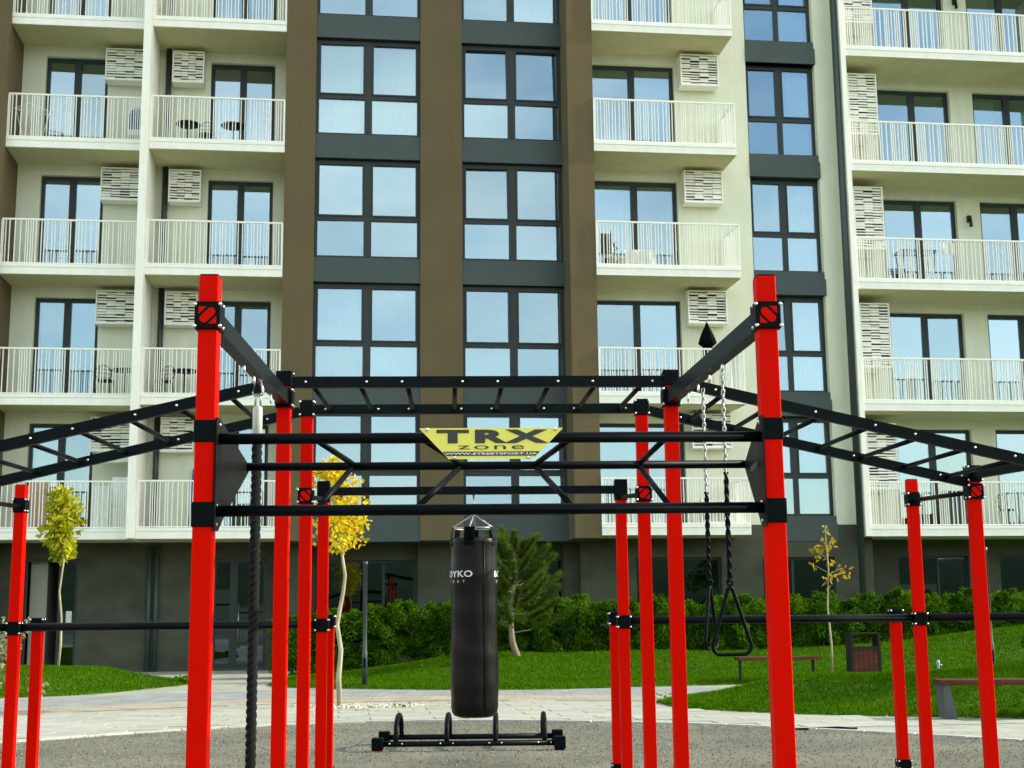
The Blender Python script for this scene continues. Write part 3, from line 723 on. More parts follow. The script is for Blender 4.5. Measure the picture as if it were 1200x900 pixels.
# ------------------------------------------------------------------ things on the balconies
def bthing(name, label, cat, u, w, k, rz=0, group=None): return thing(name, label, cat, bw(u, w, F(k) + .251), FA + rz, group)
def garden_chair(u, w, k, label, rz=0, m_=None, group=None):
    m_ = m_ or darkmetal
    t = bthing('balcony_chair', label, 'chair', u, w, k, rz, group)
    s = MB().lathe([(.19, .43), (.2, .45), (.2, .46), (.19, .465)], 16); s.build('seat', m_, t)
    b_ = MB(); b_.tube([(.2 * math.cos(q), .17 + .02 * math.sin(q), .66 + .2 * math.sin(q)) for q in [i * math.pi / 8 for i in range(16)]], .012, 8, closed=True)
    for x in (-.1, 0, .1): b_.tube([(x, .18, .48), (x, .18, .84)], .008, 6)
    for z in (.56, .66, .76): b_.tube([(-.19, .18, z), (.19, .18, z)], .007, 6)
    b_.build('backrest', m_, t)
    for a, c in ((-.15, -.15), (.15, -.15), (-.15, .15), (.15, .15)): MB().tube([(a, c, .44), (a * 1.2, c * 1.2, 0)], .012, 6).build('leg', m_, t)
    return t
def garden_table(u, w, k, label, r_=.32):
    t = bthing('balcony_table', label, 'table', u, w, k)
    MB().lathe([(r_ - .01, .68), (r_, .69), (r_, .705), (r_ - .01, .715)], 24).build('tabletop', darkmetal, t)
    MB().tube([(0, 0, .68), (0, 0, .06)], .02, 8).build('column', darkmetal, t)
    for q in (0, 2.09, 4.19): MB().tube([(0, 0, .12), (.26 * math.cos(q), .26 * math.sin(q), .01)], .014, 6).build('leg', darkmetal, t)
garden_chair(-3.40, .95, 3, 'round-backed wire chair between two low tables on the second-row balcony')
garden_table(-3.85, .9, 3, 'low dark round table left of the round-backed wire chair', .30)
garden_table(-2.75, .9, 3, 'low dark round table right of the round-backed wire chair', .30)
garden_chair(-5.6, .95, 1, 'dark chair on the far-left balcony level with the red post tops, by the divider', .5)
garden_table(-5.15, .9, 1, 'dark table tucked against the white divider on the far-left balcony')
garden_chair(-4.25, .95, 1, 'dark chair just right of the white divider on the balcony behind the left red post', -.5)
garden_table(-3.75, .9, 1, 'dark round table on the balcony directly left of the tall left red post')
def drying_rack(u, w, k, label, m_, rz=0, s=1):
    t = bthing('drying_rack', label, 'drying rack', u, w, k, rz)
    f_ = MB()
    f_.tube([(-.5 * s, -.28, .9), (.5 * s, -.28, .9), (.5 * s, .28, .9), (-.5 * s, .28, .9)], .012, 6, closed=True)
    for i in range(7): f_.tube([(-.5 * s, -.22 + i * .075, .9), (.5 * s, -.22 + i * .075, .9)], .005, 5)
    f_.build('frame', m_, t)
    for x in (-.42 * s, .42 * s):
        MB().tube([(x, -.25, .88), (x + .12, .22, .01)], .012, 6).build('leg', m_, t); MB().tube([(x, .25, .88), (x - .12, -.22, .01)], .012, 6).build('leg', m_, t)
drying_rack(-7.55, .8, 3, 'white folding drying rack at the left end of the far-left second-row balcony', rail_m, .9, .7)
drying_rack(14.75, .7, 2, 'dark folding drying rack behind the right-hand balcony railing in the third row', darkmetal)
t = bthing('bag', 'blue bag standing on a carton against the white divider of the far-left balcony', 'bag', -5.08, .75, 3)
MB().lathe([(.13, .42), (.17, .5), (.18, .75), (.14, .93), (.06, .97)], 14).build('body', blue_m, t); MB().tube([(-.08, 0, .9), (-.06, 0, 1.02), (.06, 0, 1.02), (.08, 0, .9)], .012, 6).build('handle', blue_m, t)
t = bthing('carton', 'brown carton with a white lid under the blue bag on the far-left balcony', 'box', -5.08, .75, 3)
MB().box(-.16, .16, -.15, .15, 0, .28).build('box', card_m, t); MB().box(-.17, .17, -.16, .16, .282, .415).build('lid', whitecloth, t)
# closed black parasol
t = bthing('parasol', 'closed black parasol standing on the balcony behind the right-hand beam', 'parasol', 8.83, -.35, 1)
MB().tube([(0, 0, .02), (0, 0, 1.90)], .018, 8).build('pole', steel, t)
mb = MB(); v = []; f = []; prof = [(.01, 1.84), (.05, 1.74), (.12, 1.58), (.17, 1.38), (.195, 1.28), (.11, 1.26), (.10, 1.1), (.09, .95), (.06, .92)]
for r_, z in prof:
    for i in range(20): a = 2 * math.pi * i / 20; q = 1 + .22 * math.cos(5 * a); v.append((r_ * q * math.cos(a), r_ * q * math.sin(a), z + (.05 * math.cos(5 * a) if r_ > .15 else 0)))
for k in range(len(prof) - 1):
    for i in range(20): j = (i + 1) % 20; f.append((k * 20 + i, k * 20 + j, k * 20 + 20 + j, k * 20 + 20 + i))
mb.add(v, f, True).build('canopy', blackcloth, t); MB().lathe([(.2, 0), (.2, .06), (.04, .08), (.03, .25)], 16).build('base', darkmetal, t)
def cloth(u0, u1, w, k, z0, z1, label):
    v = []; f = []; n_ = 26; m2 = 8
    for j in range(m2 + 1):
        for i in range(n_ + 1):
            x = (u1 - u0) * (i / n_ - .5); z = z0 + (z1 - z0) * j / m2; v.append((x, .035 * math.sin(x * 21 + j * .15) * (1 - .6 * j / m2) + .01 * math.sin(x * 50), z))
    for j in range(m2):
        for i in range(n_): a = j * (n_ + 1) + i; f.append((a, a + 1, a + n_ + 2, a + n_ + 1))
    p = bw((u0 + u1) / 2, w, F(k) + .251)
    o = MB().add(v, f, True).build('hanging_sheet', whitecloth); o.location = p; o.rotation_euler = (0, 0, FA); tag(o, label, 'laundry')
cloth(9.15, 9.52, -.68, 1, .12, 1.15, 'white sheet hanging inside the railing behind the beam with the chains')
cloth(-5.72, -5.35, .45, 0, .05, 1.0, 'white sheet hung over the inside of the lowest far-left balcony')
t = bthing('wardrobe', 'pale cupboard against the divider on the lowest far-left balcony', 'cupboard', -5.1, 1.1, 0)
MB().bbox(-.25, .25, -.2, .2, 0, 1.25, .01).build('carcass', whitecloth, t); MB().box(-.235, -.005, -.215, -.2005, .03, 1.22).build('door', whitecloth, t); MB().box(.005, .235, -.215, -.2005, .03, 1.22).build('door', whitecloth, t)
t = bthing('canopy_lamp', 'tilted white flat panel lamp on an arm above the lowest far-left balcony', 'lamp', -5.35, 1.0, 0)
mb = MB(); mb.add([(-.42, -.35, 1.55), (.40, -.35, 1.58), (.40, .05, 1.86), (-.38, .05, 1.82), (-.42, -.35, 1.58), (.40, -.35, 1.61), (.40, .05, 1.89), (-.38, .05, 1.85)], [(0, 3, 2, 1), (4, 5, 6, 7), (0, 1, 5, 4), (1, 2, 6, 5), (2, 3, 7, 6), (3, 0, 4, 7)]).build('panel', paper_m, t)
MB().tube([(0, 0, 1.8), (0, .3, 2.0), (0, .48, 1.9)], .02, 8).build('arm', darkmetal, t)
o = MB().box(-.22, .22, -.03, .03, 0, 1.15).build('board', card_m); o.location = bw(-7.0, .9, F(0) + .251); o.rotation_euler = (-.08, 0, FA); tag(o, 'brown board leaning on the lowest far-left balcony in front of its door', 'board')
o = MB().bbox(-.35, .35, -.2, .2, 0, .30, .03).build('storage_box', mat('beige_plastic', (.55, .47, .33), .6)); o.location = bw(7.0, -.3, F(2) + .251); o.rotation_euler = (0, 0, FA); tag(o, 'low beige box on the middle-right balcony beside the brown column in the third row', 'box')
t = bthing('potted_plant', 'small dark potted plant squeezed against the brown column on the third-row balcony', 'plant', 6.42, -.45, 2)
MB().lathe([(.09, 0), (.13, .25), (.12, .26)], 14).build('pot', darkmetal, t)
t2 = t
def ac_unit(u, w, k, label):
    t = bthing('outdoor_unit', label, 'air conditioner', u, w, k)
    MB().bbox(-.4, .4, -.15, .15, .05, .62, .015).build('casing', white, t)
    g = MB()
    for i in range(14): g.box(-.36 + i * .04, -.35 + i * .04, -.168, -.152, .1, .58)
    g.build('grille', screen_dark, t)
    for x in (-.3, .3): MB().box(x - .03, x + .03, -.14, .14, 0, .048).build('foot', darkmetal, t)
ac_unit(9.0, .0, 0, 'white air conditioner unit standing on the lowest middle-right balcony behind the chains')

t = bthing('folded_chair', 'folded grey chair leaning at the left end of the third-row middle balcony', 'chair', 6.35, -.62, 2, .2)
MB().tube([(-.18, 0, 0), (-.14, .12, .95)], .012, 6).tube([(.18, 0, 0), (.14, .12, .95)], .012, 6).build('frame', steel, t); MB().box(-.16, .16, .06, .08, .35, .85).build('seat', screen_dark, t)
cloth(6.75, 7.5, -.72, 2, .05, .42, 'beige blanket bundled behind the railing of the third-row middle balcony')
cloth(15.2, 15.55, .1, 2, .72, 1.0, 'small cloth pegged on the rack behind the third-row right-hand railing')
t = bthing('crate', 'dark storage crate standing low behind the lowest right-hand balcony railing', 'crate', 14.8, .9, 0)
MB().bbox(-.3, .3, -.2, .2, 0, .34, .02).build('body', darkmetal, t)
garden_chair(16.9, .9, 0, 'dark chair on the lowest right-hand balcony above the tall right posts', .4)
o = MB().box(-.02, .02, -.02, .02, 0, 1.5).build('broom', blue_m); o.location = bw(-3.6, 1.3, F(0) + .251); o.rotation_euler = (-.08, .05, FA); tag(o, 'blue broom handle leaning on the wall of the lowest balcony left of the near post', 'broom')

# ------------------------------------------------------------------ vegetation
def leaves(n, centers, radii, size, squash=1.0, droop=.3, tone_c=.5, aspect=.55):
    """leaf quads (rhombs) scattered round clump centres"""
    ci = rng.integers(0, len(centers), n); c = np.array(centers)[ci]; rr = np.array(radii)[ci]
    d = rng.normal(size=(n, 3)); d /= np.linalg.norm(d, axis=1)[:, None]; r_ = rr * rng.uniform(.35, 1.0, n) ** .6
    p = c + d * r_[:, None] * np.array([1, 1, squash])
    ax = rng.normal(size=(n, 3)) + d * .8; ax[:, 2] -= droop; ax /= np.linalg.norm(ax, axis=1)[:, None]
    q = np.cross(ax, rng.normal(size=(n, 3))); q /= np.linalg.norm(q, axis=1)[:, None]
    s = size * rng.uniform(.6, 1.25, n)[:, None]
    V = np.stack([p, p + ax * s * .5 + q * s * aspect / 2, p + ax * s, p + ax * s * .5 - q * s * aspect / 2], 1)
    clump = rng.uniform(-.24, .24, len(centers))[ci]
    tone = np.clip(tone_c + clump + rng.normal(0, .17, n), 0, 1)
    return V, tone
def trunk(pts, r0, r1, m_, parent, name='trunk'):
    n_ = len(pts); return MB().tube(pts, [r0 + (r1 - r0) * i / (n_ - 1) for i in range(n_)], 8).build(name, m_, parent)
green_l = leafmat('lime_leaves', [(.10, .14, .005), (.26, .29, .010), (.42, .42, .02), (.58, .54, .05)], .45)
yellow_l = leafmat('yellow_leaves', [(.36, .27, .006), (.60, .45, .008), (.78, .60, .03), (.52, .50, .06)], .45)
gold_l = leafmat('golden_leaves', [(.40, .22, .02), (.50, .32, .02), (.30, .30, .05)], .4)
hedge_l = leafmat('hedge_leaves', [(.010, .034, .002), (.038, .105, .004), (.09, .20, .008), (.17, .30, .02)], .4)
pine_l = leafmat('pine_needles', [(.025, .055, .008), (.07, .12, .015), (.17, .23, .035)], .3)
rose_l = leafmat('pale_shrub_leaves', [(.10, .15, .04), (.30, .34, .16), (.50, .50, .32), (.10, .13, .05)], .4)

# lime tree on the left lawn
zb = float(h_l(np.array([-8.93]), np.array([27.1]))[0])
t = thing('young_tree', 'young tree with lime-green oval crown on the left lawn in front of the open entrance', 'tree', (-8.93, 27.1, zb - .03))
pts = [(.0, 0, 0), (.03, 0, .5), (.02, 0, 1.0), (-.04, .0, 1.5), (.02, 0, 2.1), (-.03, 0, 2.6), (0, 0, 3.3)]
trunk(pts, .028, .012, bark, t)
for i in range(9):
    a = random.uniform(0, 6.28); z = random.uniform(2.3, 3.0); trunk([(0, 0, z), (.2 * math.cos(a), .2 * math.sin(a), z + .25)], .01, .004, bark, t, 'branch')
cs = [(rng.normal(0, .05 + .05 * math.sin((z - 2.15) / 1.5 * 3.14)), rng.normal(0, .1), z) for z in np.linspace(2.25, 3.42, 26)]
V, tn = leaves(1700, cs, [.09 + .15 * math.sin(max(0.1, (c[2] - 2.1) / 1.5 * 3.14)) for c in cs], .13, tone_c=.62, aspect=.6)
tri_cloud('crown', V, tn, green_l, 4, None, t)

# yellow tree by the path
t = thing('young_tree', 'slender tree with bright yellow crown standing in a pebble bed on the path', 'tree', (-2.49, 19.75, -.01))
trunk([(0, 0, 0), (-.02, 0, .4), (.01, 0, .8), (-.05, 0, 1.15), (.03, 0, 1.6), (.06, 0, 1.85), (.02, 0, 2.1), (-.02, 0, 2.5), (0, 0, 3.1)], .04, .014, bark, t)
for i in range(12):
    a = random.uniform(0, 6.28); z = random.uniform(2.15, 2.9); trunk([(0, 0, z), (.3 * math.cos(a), .3 * math.sin(a), z + .3)], .012, .004, bark, t, 'branch')
cs = [(-.05 + rng.normal(0, .14) + .15 * (2.9 - z), rng.normal(0, .2), z) for z in np.linspace(2.3, 3.45, 30)]
V, tn = leaves(1500, cs, [.08 + .14 * math.sin(max(.1, (c[2] - 2.15) / 1.5 * 3.14)) for c in cs], .085, tone_c=.55, aspect=.7)
tri_cloud('crown', V, tn, yellow_l, 4, None, t)

# broad young tree standing beyond the right edge, whose shade falls on the front mound
t = thing('young_tree', 'bushy young tree just beyond the right edge shading the front mound', 'tree', (11.3, 19.3, .0))
trunk([(0, 0, 0), (.04, 0, 1.2), (0, 0, 2.4), (0, 0, 3.8)], .06, .02, bark, t)
for i in range(10):
    a = random.uniform(0, 6.28); z = random.uniform(2.0, 3.4); trunk([(0, 0, z), (.6 * math.cos(a), .5 * math.sin(a), z + .5)], .02, .006, bark, t, 'branch')
cs = [(rng.normal(0, .55), rng.normal(0, .42), rng.uniform(2.3, 4.2)) for _ in range(34)]
V, tn = leaves(3800, cs, [.34] * len(cs), .11, tone_c=.4, aspect=.65); tri_cloud('crown', V, tn, hedge_l, 4, None, t)

# sparse sapling on the right
zb = float(h_b(np.array([5.75]), np.array([25.2]))[0])
t = thing('sapling', 'thin sapling with a few golden leaves beside the far bench', 'tree', (5.75, 25.2, zb - .02))
trunk([(0, 0, 0), (.02, 0, .6), (-.02, 0, 1.3), (.03, 0, 2.0), (0, 0, 2.75)], .022, .008, bark, t)
cs = [(.0, 0, 2.72), (-.02, 0, 2.42), (.1, .02, 2.42), (-.16, 0, 2.3), (.02, 0, 2.15), (.28, 0, 2.0), (.14, 0, 1.88), (.34, 0, 1.93), (-.03, 0, 1.82), (-.2, .05, 2.05), (.06, 0, 1.7)]
for c in cs[2:]: trunk([(0, 0, c[2] - .12), (c[0], c[1], c[2])], .006, .003, bark, t, 'branch')
V, tn = leaves(90, cs, [.08] * len(cs), .11, tone_c=.5, aspect=.7)
tri_cloud('crown', V, tn, gold_l, 4, None, t)

# pine behind the punching bag
px, py = -.02, 27.2; zb = float(h_b(np.array([px]), np.array([py]))[0])
t = thing('pine_tree', 'bushy young pine tree on the lawn behind the punching bag', 'tree', (px, py, zb - .03))
tp = [(.08, 0, 0), (-.02, 0, .3), (-.05, 0, .6), (-.02, 0, 1.1), (.03, 0, 1.7), (.02, 0, 2.2), (0, 0, 2.5)]
trunk(tp, .07, .015, bark_d, t)
nV = []; nT = []
prng = np.random.default_rng(5)
for i in range(50):
    z0_ = .50 + 1.75 * (i / 50) ** .9; a = i * 2.4 + prng.uniform(-.4, .4)
    reach = max(.22, (1.30 - .46 * (z0_ - .4)) * prng.uniform(.55, 1.12)); rise = prng.uniform(.25, .62) * (.6 + .4 * reach)
    pts_ = [Vector((0, 0, z0_)) + Vector((math.cos(a) * reach * q, math.sin(a) * reach * q, rise * q ** 1.7)) for q in (0, .25, .5, .75, 1.0)]
    if i % 2 == 0: trunk(pts_, .015, .004, bark_d, t, 'branch')
    P_ = np.array([list(p) for p in pts_]); m_ = 720; tt = prng.uniform(.30, 1.0, m_) * 4; k0 = np.clip(tt.astype(int), 0, 3); fr_ = (tt - k0)[:, None]
    p = P_[k0] * (1 - fr_) + P_[k0 + 1] * fr_ + prng.normal(0, .012, (m_, 3)); ax_ = P_[k0 + 1] - P_[k0]; ax_ /= np.linalg.norm(ax_, axis=1)[:, None]
    dr = prng.normal(size=(m_, 3)); dr /= np.linalg.norm(dr, axis=1)[:, None]; dr = dr + ax_ * .9 + np.array([0, 0, .25])[None]; dr /= np.linalg.norm(dr, axis=1)[:, None]
    q = np.cross(dr, prng.normal(size=(m_, 3))); q /= np.linalg.norm(q, axis=1)[:, None]; s_ln = prng.uniform(.09, .17, m_)[:, None]
    nV.append(np.stack([p - q * .006, p + q * .006, p + dr * s_ln], 1)); nT.append(np.clip(prng.normal(.45, .18, m_) + .25 * (tt / 4 - .6) + prng.uniform(-.12, .12), 0, 1))
tri_cloud('crown', np.concatenate(nV), np.concatenate(nT), pine_l, 3, None, t)

# hedge: rows of shrubs in front of the ground floor
protos = []
for v_ in range(4):
    cs = []; rs = []
    for i in range(38):
        a = rng.uniform(0, 6.28); r_ = .42 * math.sqrt(rng.uniform()); z = rng.uniform(.15, 1.12); cs.append((r_ * math.cos(a), r_ * .9 * math.sin(a), z)); rs.append(rng.uniform(.12, .2))
    for i in range(7): a = rng.uniform(0, 6.28); r_ = rng.uniform(0, .3); cs.append((r_ * math.cos(a), r_ * math.sin(a), rng.uniform(1.12, 1.26))); rs.append(.08)
    V, tn = leaves(10500, cs, rs, .056, tone_c=.42, aspect=.5)
    protos.append((V, tn))
HG = 'shrubs planted in a row as a hedge'
hl = 'dense green shrub in the hedge row below the grey ground floor wall'
hp = []
for V, tn in protos:
    e = thing('hedge_shrub', hl, 'shrub', (0, 0, 0), 0, HG)
    tri_cloud('foliage', V, tn, hedge_l, 4, None, e)
    MB().tube([(0, 0, -.3), (0, 0, .5)], [.02, .01], 6).build('stem', bark_d, e)
    hp.append(e)
u = -.95; i = 0
spots = []
while u < 17.5:
    spots.append((u, -2.9 + .1 * math.sin(i * 1.9))); u += .60 + .05 * math.sin(i * 2.3); i += 1
used = [False] * 4
for i, (u, w) in enumerate(spots):
    p = bw(u, w); z = float(h_b(np.array([p.x]), np.array([p.y]))[0])
    j = i % 4
    if not used[j]: o = hp[j]; used[j] = True
    else: o = copy_tree(hp[j])
    sc = 1 + .07 * math.sin(i * 1.3) + .04 * math.sin(i * 3.1); hz = (1.72 - max(z, .4)) / 1.3 * (1 + .05 * math.sin(i * 2.1)); 
    o.location = (p.x, p.y, max(z, .0) - .04); o.rotation_euler = (0, 0, i * 1.7); o.scale = (sc, sc, hz)

# pale shrub at the far left
t = thing('shrub', 'pale-leaved leggy shrub at the left edge behind the red posts', 'shrub', (-7.35, 19.3, -.02))
cs = []; 
for i in range(14):
    a = rng.uniform(0, 6.28); L = rng.uniform(.2, .5); z = rng.uniform(.4, 1.25); tip = (L * math.cos(a), L * math.sin(a), z)
    trunk([(0, 0, 0), (tip[0] * .4, tip[1] * .4, z * .6), tip], .01, .004, bark_d, t, 'stem'); cs.append(tip); cs.append((tip[0] * .7, tip[1] * .7, z * .85))
cs.append((.72, -.1, .35))
V, tn = leaves(900, cs, [.15] * len(cs), .08, tone_c=.5, aspect=.55); tri_cloud('foliage', V, tn, rose_l, 4, None, t)
# plant at the right edge
pb_ = Vector((9.7, 25.5)); zb = float(h_b(np.array([pb_.x]), np.array([pb_.y]))[0])
t = thing('shrub', 'small dark green shrub at the right edge on the raised lawn', 'shrub', (pb_.x, pb_.y, zb - .02))
V, tn = leaves(900, [(0, 0, .3), (.1, 0, .55), (-.12, .1, .45), (0, -.1, .75)], [.25, .2, .2, .15], .07, tone_c=.35); tri_cloud('foliage', V, tn, hedge_l, 4, None, t)
MB().tube([(0, 0, -.05), (0, 0, .6)], [.02, .01], 6).build('stem', bark_d, t)
V, tn = leaves(160, [(0, 0, .4), (.06, 0, .55), (-.04, 0, .7)], [.13, .12, .1], .09, tone_c=.1)
tri_cloud('foliage', V, tn, hedge_l, 4, None, t2)
# tuft in the pebble bed and weeds at the mound foot
def tuft(loc, label, n_=60, s=.09):
    V, tn = leaves(n_, [(0, 0, .04), (.08, 0, .05), (-.07, .03, .04)], [.08, .06, .06], s, squash=.6, tone_c=.6); o = tri_cloud('weed', V, tn, grass_m, 4, None, None); o.location = loc; tag(o, label, 'plant')
tuft((-1.62, 19.5, -.02), 'small green tuft at the right end of the pebble bed', 26, .05)
tuft((6.05, 16.75, .12), 'leafy weed at the foot of the front mound left of the near bench', 40, .06)
tuft((-6.35, 26.6, .03), 'low leafy tuft at the right tip of the left lawn', 90, .12)
tuft((2.1, 19.9, .03), 'green tuft at the left tip of the front mound beside the path', 30, .05)

# ------------------------------------------------------------------ benches, bin, lamp posts
def bench(loc, rz, L, label, seat_h=.45, leg_style='plate', lm=None):
    t = thing('bench', label, 'bench', loc, rz, 'wooden benches')
    for i in range(3): MB().bbox(0, L, i * .135, i * .135 + .125, seat_h - .06, seat_h, .005).build('seat_plank', wood, t)
    for x in ((.04, L - .12)):
        if leg_style == 'plate':
            MB().add([(x, .02, 0), (x + .15, .02, 0), (x + .07, .02, seat_h - .063), (x, .02, seat_h - .063), (x, .38, 0), (x + .15, .38, 0), (x + .07, .38, seat_h - .063), (x, .38, seat_h - .063)],
                     [(0, 1, 2, 3), (7, 6, 5, 4), (0, 4, 5, 1), (1, 5, 6, 2), (2, 6, 7, 3), (3, 7, 4, 0)]).build('leg', lm or concrete_m, t)
        else:
            MB().box(x, x + .035, .17, .23, 0, seat_h - .063).build('leg', darkmetal, t)
    return t
bench((5.03, 16.45, .0), R(-4), 2.0, 'long brown bench with pale wedge legs in front of the near mound at right')
zb = float(h_b(np.array([4.1]), np.array([24.6]))[0])
bench((3.97, 24.5, zb - .0), R(6), 1.5, 'small wooden bench with thin dark legs on the back lawn beyond the path', .45, 'thin')
zb = float(h_b(np.array([6.2]), np.array([25.0]))[0])
t = thing('litter_bin', 'wood-slatted litter bin in a dark metal frame on the back lawn', 'bin', (6.0, 24.7, zb - .02), R(5))
for x in (0, .50): MB().box(x, x + .045, 0, .3, 0, .84).build('frame_post', darkmetal, t)
MB().box(.046, .499, 0.02, .28, .815, .84).build('top_bar', darkmetal, t); MB().box(.046, .499, .0, .3, .54, .60).build('rim', darkmetal, t)
for i in range(5): MB().box(.05 + i * .09, .132 + i * .09, .01, .03, .03, .538).build('slat', wood, t)
MB().box(.05, .495, .035, .28, .03, .53).build('liner', darkmetal, t)
def lamp_post(loc, label, h_):
    t = thing('lamp_post', label, 'lamp post', loc, 0, 'slim dark posts on the lawns')
    MB().lathe([(.048, .03), (.048, .62), (.038, .65), (.038, h_ - .08), (.044, h_ - .078), (.044, h_)], 16).build('pole', pipe_m, t)
    MB().bbox(-.2, .2, -.12, .12, 0, .03, .005).build('base_plate', concrete_m, t)
    MB().box(-.02, .02, -.055, -.04, .35, .52).build('hatch', black, t)
lamp_post((-2.66, 24.55, .0), 'slim dark post with square foot on the back lawn left of the punching bag', 2.22)
zb = float(h_m(np.array([7.4]), np.array([20.5]))[0])
lamp_post((7.36, 21.4, .12), 'slim dark post behind the right-hand red posts on the lawn', 2.1)
t = thing('garden_tap', 'small pale blue standpipe on the sunlit back lawn right of the litter bin', 'tap', (7.75, 25.4, float(h_b(np.array([7.75]), np.array([25.4]))[0]) - .02))
MB().lathe([(.035, 0), (.03, .05), (.025, .1), (.03, .18), (.035, .2), (.02, .25)], 12).build('body', hydr_m, t)
MB().tube([(.02, 0, .16), (.07, 0, .16)], .012, 8).build('spout', hydr_m, t)
o = MB().tube([(3.05, 15.25, .0), (3.5, 15.2, .015), (3.72, 15.22, .01)], [.015, .02, .012], 6).build('stick', blackrail); tag(o, 'short dark stick lying on the gravel near the kerb', 'stick')

# ------------------------------------------------------------------ workout rig (local axes: x across, y away from the viewer, z up)
YA = R(2.55)
rig = thing('workout_rig', 'outdoor workout rig of red square posts with black bars, ladders and clamps', 'climbing frame', (0, 0, 0), YA)
ex = Vector((math.cos(YA), math.sin(YA), 0)); ey = Vector((-math.sin(YA), math.cos(YA), 0))
def rw(u, w, z=0): return ex * u + ey * w + Vector((0, 0, z))
UO1, UL, UR, UO2 = -3.30, -.995, 1.31, 3.615
W1, W2, W3, W4, W5 = 5.51, 8.02, 9.29, 10.56, 11.14
P = .04
_bolt = MB(); _bolt.lathe([(.0078, 0), (.0078, .003), (.0065, .006), (.003, .0075)], 10)
bolt_me = _bolt.mesh('bolt', bolt_m)
def bolt(parent, x, y, z, face='front'):
    o = link('bolt', bolt_me, parent); o.location = (x, y, z)
    o.rotation_euler = {'front': (R(90), 0, 0), 'right': (0, R(90), 0), 'left': (0, R(-90), 0)}[face]
def post(u, w, z1, cap='red'):
    p = MB().bbox(u - P, u + P, w - P, w + P, 0, z1, .004).build('post', red, rig)
    MB().bbox(u - P + .002, u + P - .002, w - P + .002, w + P - .002, z1 + .0005, z1 + .006, .002).build('cap', black, p)
    b_ = MB().bbox(u - .075, u + .075, w - .075, w + .075, .0, .012, .003); b_.build('base_plate', black, p)
    return p
def emblem(cl, u, yf, z, s, flip):
    g = 1 if not flip else -1
    mb = MB(); poly = []
    a = s * .62; r_ = s * .30
    d = Vector((g * .7071, .7071)); nn = Vector((-d.y, d.x)); c1 = d * a * .55; c0 = -c1
    pts = []
    for k in range(9): t = -math.pi / 2 + math.pi * k / 8; q = c1 + (d * math.cos(t) + nn * math.sin(t)) * r_; pts.append((q.x, q.y))
    for k in range(9): t = math.pi / 2 + math.pi * k / 8; q = c0 + (d * math.cos(t) + nn * math.sin(t)) * r_; pts.append((q.x, q.y))
    tf = lambda x, y, h: (u + x, yf - h, z + y)
    mb.prism(pts, .0015, tf)
    e_ = s * .62
    for sg in (1, -1):
        cxx, cyy = -g * e_ * sg, e_ * sg
        mb.prism([(cxx, cyy), (cxx + g * .55 * s * sg, cyy), (cxx, cyy - .55 * s * sg)], .0015, tf)
    mb.build('emblem', red, cl)
def clamp(u, w, z0, z1, emb=None, front_bolts=True, grow=.009, material=None, side='right'):
    q = P + grow
    c = MB().bbox(u - q, u + q, w - q, w + q, z0, z1, .003).build('clamp', material or black, rig)
    if front_bolts:
        for x in (u - q + .002, u + q - .002):
            for z in (z0 + .012, z1 - .012): bolt(c, x, w - q, z)
    # projecting lugs with bolts at the sides
    for z in (z0 + .012, z1 - .012): bolt(c, u + q, w, z, 'right'); bolt(c, u - q, w, z, 'left')
    if emb is not None: emblem(c, u, w - q, (z0 + z1) / 2, .058, emb)
    return c
for u, flip in ((UL, False), (UR, True)):
    post(u, W1, 2.674); clamp(u, W1, 2.447, 2.562, flip, grow=.013)
    clamp(u, W1, 1.985, 2.075, None, False, .005); clamp(u, W1, 1.645, 1.745, None, False, .005)
for u in (UO1, UL, UR, UO2):
    inner = u in (UL, UR)
    post(u, W2, 2.70 if inner else 2.26); post(u, W3, 2.71 if inner else 2.26); post(u, W4, 2.30 if inner else 2.292); post(u, W5, 1.285)
    if inner:
        clamp(u, W2, 2.628, 2.722, None, False, .008); clamp(u, W2, 2.502, 2.618, None, True, .013)
        clamp(u, W3, 2.632, 2.745, None, True, .008); clamp(u, W3, 2.035, 2.142, u == UL, grow=.012)
        clamp(u, W4, 2.15, 2.31, None, False, .009)
    else:
        clamp(u, W2, 2.11, 2.22, None, True, .009); clamp(u, W3, 2.155, 2.27, None, True, .009); clamp(u, W3, 2.035, 2.142, False if u == UO1 else True, grow=.014)
        clamp(u, W4, 2.085, 2.195, None, True, .010)
    clamp(u, W4, 1.165, 1.265, None, True, .010); clamp(u, W5, 1.185, 1.29, None, True, .010)
    clamp(u, W5, .02, .10, None, True, .012)
# low parallel bars
for w in (W4, W5):
    us = [-6.0, UO1, UL, UR, UO2, 6.3]
    for a, b_ in zip(us[:-1], us[1:]):
        if a == UL: continue     # the bag swings in the open middle bay
        MB().tube([(a + .05, w, 1.222), (b_ - .05, w, 1.222)], .029, 14).build('parallel_bar', blackrail, rig)
# high bar carrying the punching bag
MB().beam((UL + .05, W4, 2.232), (UR - .05, W4, 2.232), .05, .062).build('high_bar', blackrail, rig)
for u in (UO1, UL, UR, UO2): MB().tube([(u, W3 + .05, 2.09), (u, W4 - .05, 2.13 if u in (UO1, UO2) else 2.17)], .017, 10).build('tie_bar', black, rig)
# monkey-bar ladder
zl = 2.660
for w, z in ((W2, 2.658), (W3, 2.683)):
    o = MB().beam((UL + .05, w, z), (UR - .05, w, z), .04, .066).build('ladder_rail', blackrail, rig)
    for i in range(8):
        u = .1575 + (i - 3.5) * .285; bolt(o, u + (.045 if i % 2 else -.03), w - .0205, z, 'front')
for i in range(8):
    u = .1575 + (i - 3.5) * .285; MB().tube([(u, W2 + .02, 2.658), (u, W3 - .02, 2.683)], .0155, 10).build('rung', black, rig)
